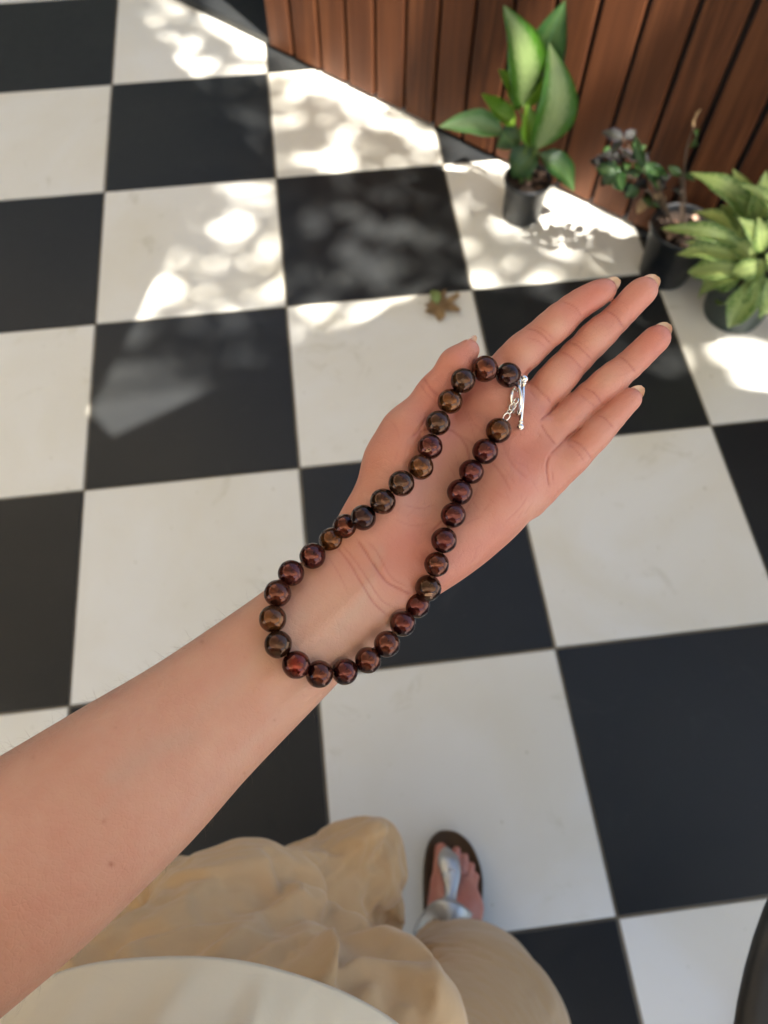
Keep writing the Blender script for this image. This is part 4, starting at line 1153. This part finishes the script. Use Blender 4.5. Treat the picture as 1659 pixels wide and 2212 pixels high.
# the cloth is cut generously and left to settle on its shape, so that it buckles into folds of its own
FOLDS = [
    ([(835, 1800), (758, 1869), (710, 1915), (660, 1985)], .026, 26, -1), ([(665, 1930), (699, 2021), (702, 2091), (690, 2190)], .024, 20, -1),
    ([(324, 2070), (380, 2035), (441, 2009), (520, 1992), (600, 1984)], .014, 24, 1), ([(350, 2040), (400, 1974), (450, 1925), (520, 1880), (600, 1852)], .010, 26, 1),
    ([(459, 2094), (500, 2055), (558, 2015), (664, 1965)], .014, 20, 1), ([(550, 2105), (575, 2060), (620, 2000)], .008, 16, 0),
    ([(210, 2090), (280, 2010), (330, 1960), (380, 1920)], .012, 26, 1), ([(120, 2130), (200, 2070), (280, 2030), (380, 2010)], .010, 20, 1),
    ([(720, 1990), (790, 2012), (860, 2022), (925, 2066), (965, 2122), (1050, 2205)], .012, 28, -1), ([(930, 2060), (928, 2120), (922, 2212)], .009, 12, 0), ([(885, 2160), (880, 2212)], .007, 9, 0),
    ([(740, 2110), (800, 2060), (850, 2050)], .008, 22, 0), ([(730, 2160), (780, 2110), (830, 2100)], -.007, 18, 0), ([(835, 2212), (850, 2140), (880, 2080)], -.008, 20, 0),
    ([(740, 1930), (760, 1980), (810, 2000)], -.009, 18, 0), ([(780, 1880), (775, 1930), (790, 1975)], .006, 16, 0), ([(820, 1880), (806, 1940), (812, 1990)], -.007, 14, 0),
    ([(640, 1905), (560, 1935), (470, 1960)], -.007, 22, 0), ([(400, 1900), (330, 1940), (260, 2010)], -.006, 20, 0), ([(640, 1990), (600, 2050), (585, 2090)], -.008, 18, 0),
    ([(400, 2090), (430, 2050), (470, 2020)], -.007, 14, 0), ([(305, 2075), (330, 2050), (350, 2020)], -.007, 10, 0), ([(250, 2085), (262, 2055)], -.006, 9, 0),
    ([(440, 2085), (452, 2060)], -.008, 8, 0), ([(520, 2090), (540, 2068)], -.007, 8, 0), ([(600, 2110), (612, 2088)], -.007, 8, 0), ([(655, 2150), (662, 2120)], -.007, 8, 0),
    ([(1060, 2090), (1100, 2150), (1120, 2212)], .005, 18, 0), ([(1000, 2150), (1020, 2212)], -.005, 18, 0), ([(1140, 2060), (1180, 2140), (1205, 2212)], .004, 14, 0), ([(760, 2170), (790, 2150), (860, 2150)], .006, 12, 0),
]
Nt = vnormals(Vt, Qt)
Vt = fold_field(Vt, Nt, FOLDS)
keep = (Vt[Qt].mean(1)[:, 2] > .085) & (Vt[Qt].mean(1)[:, 2] < 1.0)
Qk = Qt[keep]; used = np.unique(Qk); remap = np.full(len(Vt), -1); remap[used] = np.arange(len(used))
Vk, Qk = Vt[used], remap[Qk]
sim = bpy.data.objects.new('trousers', mesh_np('trousers', Vk, Qk)); col.objects.link(sim)
pxk = to_px((Vk - CAMN) @ RM)
vg = sim.vertex_groups.new(name='hold')
wz = np.clip((Vk[:, 2] - .90) / .06, 0, 1)
hemw = np.exp(-(seg_dist(pxk, [(100, 2120), (200, 2088), (300, 2076), (420, 2073), (520, 2082), (600, 2100), (700, 2132), (790, 2173), (870, 2226)]) / 16) ** 2) * (Vk[:, 2] > .6)
low = np.clip((.30 - Vk[:, 2]) / .10, 0, 1) * .6
shin = .45 * np.clip((pxk[:, 0] - 880) / 70, 0, 1) * np.clip((.84 - Vk[:, 2]) / .08, 0, 1)
edge = .4 * np.exp(-(seg_dist(pxk, [(340, 1890), (440, 1862), (560, 1850), (640, 1838), (720, 1820), (790, 1806), (836, 1830), (845, 1880), (830, 1950)]) / 28) ** 2)
left_ = .35 * np.exp(-(seg_dist(pxk, [(100, 2140), (220, 2060), (330, 1960), (400, 1900)]) / 55) ** 2) * (Vk[:, 2] > .3)
hold = np.clip(np.maximum.reduce([wz, hemw, low, shin, edge, left_, np.full(len(Vk), HOLD)]), 0, 1)
for q in range(41):
    ii = np.where(np.round(hold * 40) == q)[0]
    if len(ii) and q: vg.add([int(x) for x in ii], q / 40, 'REPLACE')
cm = sim.modifiers.new('cloth', 'CLOTH'); st_ = cm.settings
st_.quality = 5; st_.mass = .25; st_.air_damping = 2.0
st_.tension_stiffness = 20; st_.compression_stiffness = 20; st_.shear_stiffness = 8; st_.bending_stiffness = BEND
st_.vertex_group_mass = 'hold'; st_.pin_stiffness = PINS
leg_ = np.clip((pxk[:, 0] - 860) / 120, 0, 1) * np.clip((.80 - Vk[:, 2]) / .1, 0, 1)
gw = np.clip(leg_ * .9, 0, 1); vg2 = sim.vertex_groups.new(name='grow')
for q in range(1, 21):
    ii = np.where(np.round(gw * 20) == q)[0]
    if len(ii): vg2.add([int(x) for x in ii], q / 20, 'REPLACE')
st_.vertex_group_shrink = 'grow'; st_.shrink_max = 0.0; st_.shrink_min = GROW
st_.effector_weights.gravity = .5
cm.collision_settings.use_collision = False; cm.collision_settings.use_self_collision = False
cm.point_cache.frame_start = 1; cm.point_cache.frame_end = 60
sub = sim.modifiers.new('sub', 'SUBSURF'); sub.levels = 1; sub.render_levels = 1
sol = sim.modifiers.new('solid', 'SOLIDIFY'); sol.thickness = .0014; sol.offset = -1
for fr_ in range(1, NFR): scene.frame_set(fr_)
dg = bpy.context.evaluated_depsgraph_get()
me = bpy.data.meshes.new_from_object(sim.evaluated_get(dg)); bpy.data.objects.remove(sim); scene.frame_set(1)
me.name = 'trousers'
link_mesh('trousers', me, M['khaki'], person)

# cream top: a closed tube of cloth from hem to shoulders
hem_px = [(-160, 2290), (-60, 2212), (40, 2150), (110, 2106), (200, 2080), (300, 2068), (420, 2065), (520, 2074), (600, 2092), (700, 2124), (790, 2165), (870, 2218), (940, 2290)]
hz = [.46, .455, .45, .445, .44, .436, .435, .436, .44, .445, .45, .455, .46]
hem = smooth_path(np.array([U(x, y, z) for (x, y), z in zip(hem_px, hz)]), 60)
ctr = np.array([.375, -2.40])
n_s = 60; backp = []
for k in range(1, 36):
    a0 = math.atan2(hem[-1][1] - ctr[1], hem[-1][0] - ctr[0]); a1 = math.atan2(hem[0][1] - ctr[1], hem[0][0] - ctr[0]) - 2 * math.pi
    while a1 > a0: a1 -= 2 * math.pi
    while a0 - a1 > 2 * math.pi: a1 += 2 * math.pi
    t = k / 36; a = a0 + (a1 - a0) * t
    r0 = math.hypot(*(hem[-1][:2] - ctr)); r1 = math.hypot(*(hem[0][:2] - ctr)); r = (r0 + (r1 - r0) * t) * (1 - .05 * math.sin(math.pi * t))
    backp.append([ctr[0] + r * math.cos(a), ctr[1] + r * math.sin(a) * 1.0, hem[-1][2] + (hem[0][2] - hem[-1][2]) * t])
ring0 = np.vstack([hem, backp]); n_r = len(ring0)
cen0 = ring0.mean(0)
levels = []
for v in np.concatenate([np.linspace(0, .1, 9), np.linspace(.125, 1, 38)]):
    sc = 1 + .02 * math.sin(v * 3) - .10 * max(0, v - .3)
    rg = ring0.copy()
    rg[:, :2] = cen0[:2] + (ring0[:, :2] - cen0[:2]) * sc
    band = .0003 * (1 if .02 < v < .05 else 0) + .0002 * math.exp(-((v - .075) / .02) ** 2)
    rg[:, :2] -= (rg[:, :2] - cen0[:2]) / .16 * band
    rg[:, 1] -= .17 * v                       # leans away from the camera
    lift = .37 * v
    for i in range(n_r):
        a = 2 * math.pi * i / n_r
        rip = .0034 * math.sin(a * 7 + v * 9 + 1.5 * math.sin(a * 3)) * (1 - v) * min(1, v * 9) + .0012 * math.sin(a * 23 + v * 14) * min(1, v * 9) + .0012 * math.sin(a * 4 - v * 7) * min(1, v * 6)
        dvec = rg[i, :2] - cen0[:2]; dvec = dvec / np.linalg.norm(dvec); rg[i, :2] += dvec * rip
    rg[:, 2] = ring0[:, 2] * (1 - v) + v * ring0[:, 2].mean() + lift
    levels.append(rg)
last = levels[-1]; cc = last.mean(0)
for s_ in (.94, .82, .62, .42):
    r_ = last.copy(); r_[:, :2] = cc[:2] + (last[:, :2] - cc[:2]) * s_; r_[:, 2] += .05 * (1 - s_) + .01; levels.append(r_)
outer = np.array(levels); inn = outer.copy()
for li in range(len(levels)):
    d2 = outer[li, :, :2] - outer[li, :, :2].mean(0); d2 /= np.linalg.norm(d2, axis=1)[:, None]; inn[li, :, :2] -= d2 * .0022
nl = len(levels)
Vs = np.vstack([outer.reshape(-1, 3), inn.reshape(-1, 3)]); Qs = []
for l in range(nl - 1):
    for i in range(n_r):
        i2 = (i + 1) % n_r; a, b, c, d = l * n_r + i, l * n_r + i2, (l + 1) * n_r + i2, (l + 1) * n_r + i
        Qs.append((a, d, c, b)); o_ = nl * n_r; Qs.append((a + o_, b + o_, c + o_, d + o_))
for i in range(n_r):
    i2 = (i + 1) % n_r
    Qs.append((i, i2, nl * n_r + i2, nl * n_r + i)); b_ = (nl - 1) * n_r
    Qs.append((b_ + i, nl * n_r + b_ + i, nl * n_r + b_ + i2, b_ + i2))
me = mesh_np('top', Vs, Qs); top = link_mesh('top', me, M['shirt'], person)
# sleeve round the upper arm
bm = bmesh.new(); mid = (el3 + SH) / 2 * .8 + SH * .2
tube(bm, smooth_path([mid, (mid + SH) / 2, SH + np.array([.03, 0, .0])], 8), [.062, .062, .063, .064, .065, .066, .066, .066], 28)
link_mesh('sleeve', bm_mesh('sleeve', bm), M['shirt'], top)

# ------------------------------------------------------------------ sandal
OUT = [(932, 2085), (919, 2010), (915, 1930), (917, 1860), (927, 1818), (945, 1797), (966, 1792), (992, 1799), (1017, 1822), (1034, 1856), (1043, 1895), (1043, 1950), (1035, 2010), (1022, 2070), (990, 2110), (955, 2110)]
def outline(h, grow=0.0, n=70):
    P = np.array([F(x, y, .028)[:2] for x, y in OUT]); P = np.vstack([P, P[:1]])
    S = smooth_path(P, n + 1)[:-1]; c = S.mean(0); d = S - c; return S + d / np.linalg.norm(d, axis=1)[:, None] * grow
sand = empty('sandal', (.63, -2.22, 0), 0, 'silver sandal')
for k_ in ('label', 'category'): 
    if k_ in sand: del sand[k_]
sand.parent = person; sand.matrix_parent_inverse = world_matrix(person).inverted()
def slab(name, prof, m):
    bm = bmesh.new(); rings = []
    for gr, h in prof: rings.append([bm.verts.new((x, y, h)) for x, y in outline(h, gr)])
    for a, b in zip(rings, rings[1:]):
        for k in range(len(a)): bm.faces.new((a[k], a[(k + 1) % len(a)], b[(k + 1) % len(a)], b[k]))
    bm.faces.new(rings[0][::-1]); bm.faces.new(rings[-1])
    link_mesh(name, bm_mesh(name, bm), m, sand)
slab('sole', [(-.003, .001), (0, .003), (0, .022), (-.002, .0245)], M['cork'])
slab('footbed', [(-.0035, .0243), (-.001, .0265), (-.001, .031), (-.003, .0325), (-.005, .0322), (-.0065, .0285)], M['footbed'])
def strap(name, pts, ws, th=.0022):
    """ribbon over the foot: pts (x, y, h) in the picture, ws half widths px"""
    C_ = smooth_path(np.array([[*F(x, y, h), w * 1.36 / FPX] for (x, y, h), w in zip(pts, ws)]), 26)
    bm = bmesh.new(); rows = []
    for i, r in enumerate(C_):
        t = C_[min(i + 1, 25), :3] - C_[max(i - 1, 0), :3]; t /= np.linalg.norm(t); s_ = np.cross(t, (0, 0, 1)); s_ /= np.linalg.norm(s_); up = np.cross(s_, t)
        row = []
        for lay in (1, 0):
            for j in (range(9) if lay else range(8, -1, -1)):
                u = j / 8 * 2 - 1
                row.append(bm.verts.new(r[:3] + s_ * u * r[3] + up * (lay * th - .004 * u * u)))
        rows.append(row)
    for a, b in zip(rows, rows[1:]):
        for k in range(18): bm.faces.new((a[k], a[(k + 1) % 18], b[(k + 1) % 18], b[k]))
    bm.faces.new(rows[0][::-1]); bm.faces.new(rows[-1])
    return link_mesh(name, bm_mesh(name, bm), M['silver_strap'], sand)
strap('toe_strap', [(963, 1832, .046), (967, 1852, .062), (974, 1885, .070), (974, 1930, .078), (966, 1972, .092)], [8, 19, 18, 11, 20], .003)
strap('instep_strap', [(914, 2030, .03), (930, 2000, .066), (955, 1980, .094), (985, 1985, .096), (1018, 2010, .066), (1038, 2035, .03)], [22, 24, 28, 26, 22, 20], .003)
bm = bmesh.new(); bc = F(973, 1895, .0715)
tube(bm, [(bc[0] + .009 * math.cos(a), bc[1] + .012 * math.sin(a), bc[2]) for a in np.linspace(0, 2 * math.pi, 21)[:-1]], .0014, 8, closed=True)
tube(bm, [(bc[0], bc[1] - .012, bc[2]), (bc[0], bc[1] + .012, bc[2] + .001)], .0011, 8)
link_mesh('buckle', bm_mesh('buckle', bm), M['silver'], sand)

#@@SPLIT necklace
# ------------------------------------------------------------------ pearl necklace
PE = [(1098, 810, 26, 'dark'), (1048, 797, 27, 'brown'), (1000, 822, 25.5, 'olive'), (972, 867, 25.8, 'bronze'), (946, 914, 25.8, 'olive'), (929, 965, 26, 'plum'), (909, 1009, 26.3, 'bronze'),
      (867, 1044, 27, 'olive'), (827, 1083, 27, 'olive'), (785, 1118, 26.5, 'dark'), (746, 1137, 25.5, 'brown'), (717, 1167, 26.5, 'bronze'), (675, 1201, 27, 'plum'), (629, 1238, 27, 'plum'), (600, 1282, 28, 'brown'),
      (589, 1337, 28.2, 'bronze'), (601, 1392, 28.5, 'olive'), (640, 1436, 29, 'red'), (690, 1456, 28.3, 'brown'), (745, 1451, 27, 'plum'), (795, 1426, 27, 'brown'), (836, 1391, 27, 'brown'), (870, 1347, 26.6, 'plum'),
      (901, 1307, 26.3, 'plum'), (925, 1270, 27, 'olive'), (943, 1219, 25.7, 'brown'), (959, 1167, 26.8, 'plum'), (979, 1113, 26, 'plum'), (993, 1063, 26.5, 'plum'), (1018, 1019, 25.5, 'plum'), (1048, 975, 26.5, 'plum'), (1077, 930, 26.3, 'bronze')]
neck = empty('pearl_necklace', U(850, 1140, .34), 0, 'strand of dark brown pearls with silver toggle clasp lying on the open hand', 'necklace')
ctrs = []
for x, y, r, m in PE:
    zs = skin_z(x, y, 0)
    if zs is not None and skin_z(x, y, 12) is not None:
        # rest on the skin: shift towards the camera until the sphere only touches
        z = None
        for da in range(-4, 5):
            for db in range(-4, 5):
                q = skin_z(x + da * 6, y + db * 6)
                if q is None: continue
                R_ = r; off = math.hypot(da * 6, db * 6)
                if off >= R_: continue
                rm = pr_(r, .33); lim = q - math.sqrt(max(0, R_ ** 2 - off ** 2)) * .33 / FPX
                z = lim if z is None else min(z, lim)
        ctrs.append([x, y, z, r])
    else: ctrs.append([x, y, None, r])
N_ = len(ctrs)
known = [i for i in range(N_) if ctrs[i][2] is not None]
zz = np.interp(range(N_), known, [ctrs[i][2] for i in known])
manual = {10: .012, 11: .009, 12: .004, 20: .002, 21: .006, 22: .009, 23: .012, 24: .006}
# touching pearls: where two overlap in the picture, the strand steps back in depth
dz = {10: .0062, 11: .0080, 12: .004, 22: .003, 23: .0068, 24: .0030}
hair_ = 0
for i in range(N_):
    ctrs[i][2] = zz[i] + dz.get(i, 0)
Pc = []
for i, (x, y, z, r) in enumerate(ctrs):
    c = U(x, y, z); rad = pr_(r, z) * 1.055; Pc.append((c, rad))
bm0 = bmesh.new(); bmesh.ops.create_uvsphere(bm0, u_segments=40, v_segments=24, radius=1.0)
for i, (c, rad) in enumerate(Pc):
    a = Pc[i - 1][0] if i else c; b = Pc[i + 1][0] if i < N_ - 1 else c
    t = Vector(b - a).normalized()
    bm = bm0.copy()
    k1, k2, k3 = [rnd.uniform(0, 6) for _ in range(3)]
    for v in bm.verts:
        p = v.co; s_ = 1 + .012 * math.sin(3 * p.x + k1) * math.cos(2.4 * p.y + k2) + .006 * math.sin(7 * p.z + k3 + 3 * p.x)
        if abs(p.z) > .965: s_ *= 1 - (abs(p.z) - .965) * 1.4
        v.co = p * s_ * rad
    o_m = Matrix.Translation(Vector(c)) @ t.to_track_quat('Z', 'Y').to_matrix().to_4x4()
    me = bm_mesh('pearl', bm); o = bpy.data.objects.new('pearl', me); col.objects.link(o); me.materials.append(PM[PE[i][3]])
    me.polygons.foreach_set('use_smooth', [True] * len(me.polygons))
    o.parent = neck; o.matrix_parent_inverse = world_matrix(neck).inverted(); o.matrix_world = o_m
    o.location = o_m.translation; o.rotation_euler = o_m.to_euler()
    if i in (5, 24):            # bare patch where the nacre has chipped
        tw_ = Vector(CAMN - c).normalized(); e = Vector(RM @ np.array([-.25 if i == 5 else .05, -.30 if i == 5 else -.55, 0]))
        d = (tw_ + e).normalized()
        bm = bmesh.new(); u_ = Vector(RM @ np.array([1, .1, 0])); u_ = (u_ - d * u_.dot(d)).normalized(); w_ = d.cross(u_)
        vs_ = []; ctr_ = bm.verts.new(Vector(c) + d * rad * 1.018)
        for k in range(16):
            an = 2 * math.pi * k / 16; rr_ = rad * rnd.uniform(.8, 1.1)
            q = d + u_ * math.cos(an) * .34 * rr_ / rad + w_ * math.sin(an) * .15 * rr_ / rad; q.normalize(); vs_.append(bm.verts.new(Vector(c) + q * rad * 1.012))
        for k in range(16): bm.faces.new((ctr_, vs_[k], vs_[(k + 1) % 16]))
        link_mesh('chipped_spot', bm_mesh('chipped_spot', bm), M['chip'], o)
bm0.free()
bm = bmesh.new()
tube(bm, smooth_path([c for c, r in Pc], 200), .00042, 6)
for i in range(N_ - 1):
    (a, ra), (b, rb) = Pc[i], Pc[i + 1]
    d = b - a; L = np.linalg.norm(d); m_ = a + d * (ra + (L - ra - rb) / 2) / L
    bmesh.ops.create_icosphere(bm, subdivisions=2, radius=.00085, matrix=Matrix.Translation(Vector(m_)))
link_mesh('thread', bm_mesh('thread', bm), M['thread'], neck)
# toggle bar with two balls
za = zb = min((skin_z(1132 - 8 * t, 819 + 103 * t, 10) or .345) for t in np.linspace(0, 1, 9)) - .0022
A, B = U(1132, 819, za), U(1124, 922, zb)
bm = bmesh.new(); tube(bm, [A, B], .00100, 14); tube(bm, [A + (B - A) * .08, A + (B - A) * .11], .0014, 14); tube(bm, [A + (B - A) * .89, A + (B - A) * .92], .0014, 14)
bar = link_mesh('toggle_bar', bm_mesh('toggle_bar', bm), M['silver'], neck)
for q, r in ((A, 9.5), (B, 8.5)):
    bm = bmesh.new(); bmesh.ops.create_uvsphere(bm, u_segments=24, v_segments=14, radius=pr_(r, .34), matrix=Matrix.Translation(Vector(q)))
    link_mesh('ball', bm_mesh('ball', bm), M['silver'], bar)
def ring(name, c, ua, ub, ra, rb, th, parent=neck, n=28):
    bm = bmesh.new(); tube(bm, [c + ua * ra * math.cos(a) + ub * rb * math.sin(a) for a in np.linspace(0, 2 * math.pi, n + 1)[:-1]], th, 8, closed=True)
    return link_mesh(name, bm_mesh(name, bm), M['silver'], parent)
def cdir(x, y, z): 
    v = RM @ np.array([x, y, z], float); return v / np.linalg.norm(v)
zc = (za + zb) / 2
zr = (skin_z(1116, 868, 6) or .346)
ring('toggle_ring', U(1115, 864, zc - .0008), cdir(-.05, 1, .10), cdir(.40, 0, 1), .0066, .0040, .0009)
ring('end_loop', U(1117, 830, zc - .0004), cdir(.05, 1, -.1), cdir(.6, 0, .8), .0034, .0018, .0006)
CH = [(1094, 900), (1101, 888), (1107, 878), (1113, 868)]
for k, (x, y) in enumerate(CH):
    z_ = (skin_z(x, y, 6) or .346) - .0022 - (.002 if k == 0 else .0006 * k)
    ring('chain_link', U(x, y, z_), cdir(.55, .8, 0), cdir(.5, -.35, .8) if k % 2 else cdir(.8, -.5, .15), .0019, .00125, .00042, n=18)
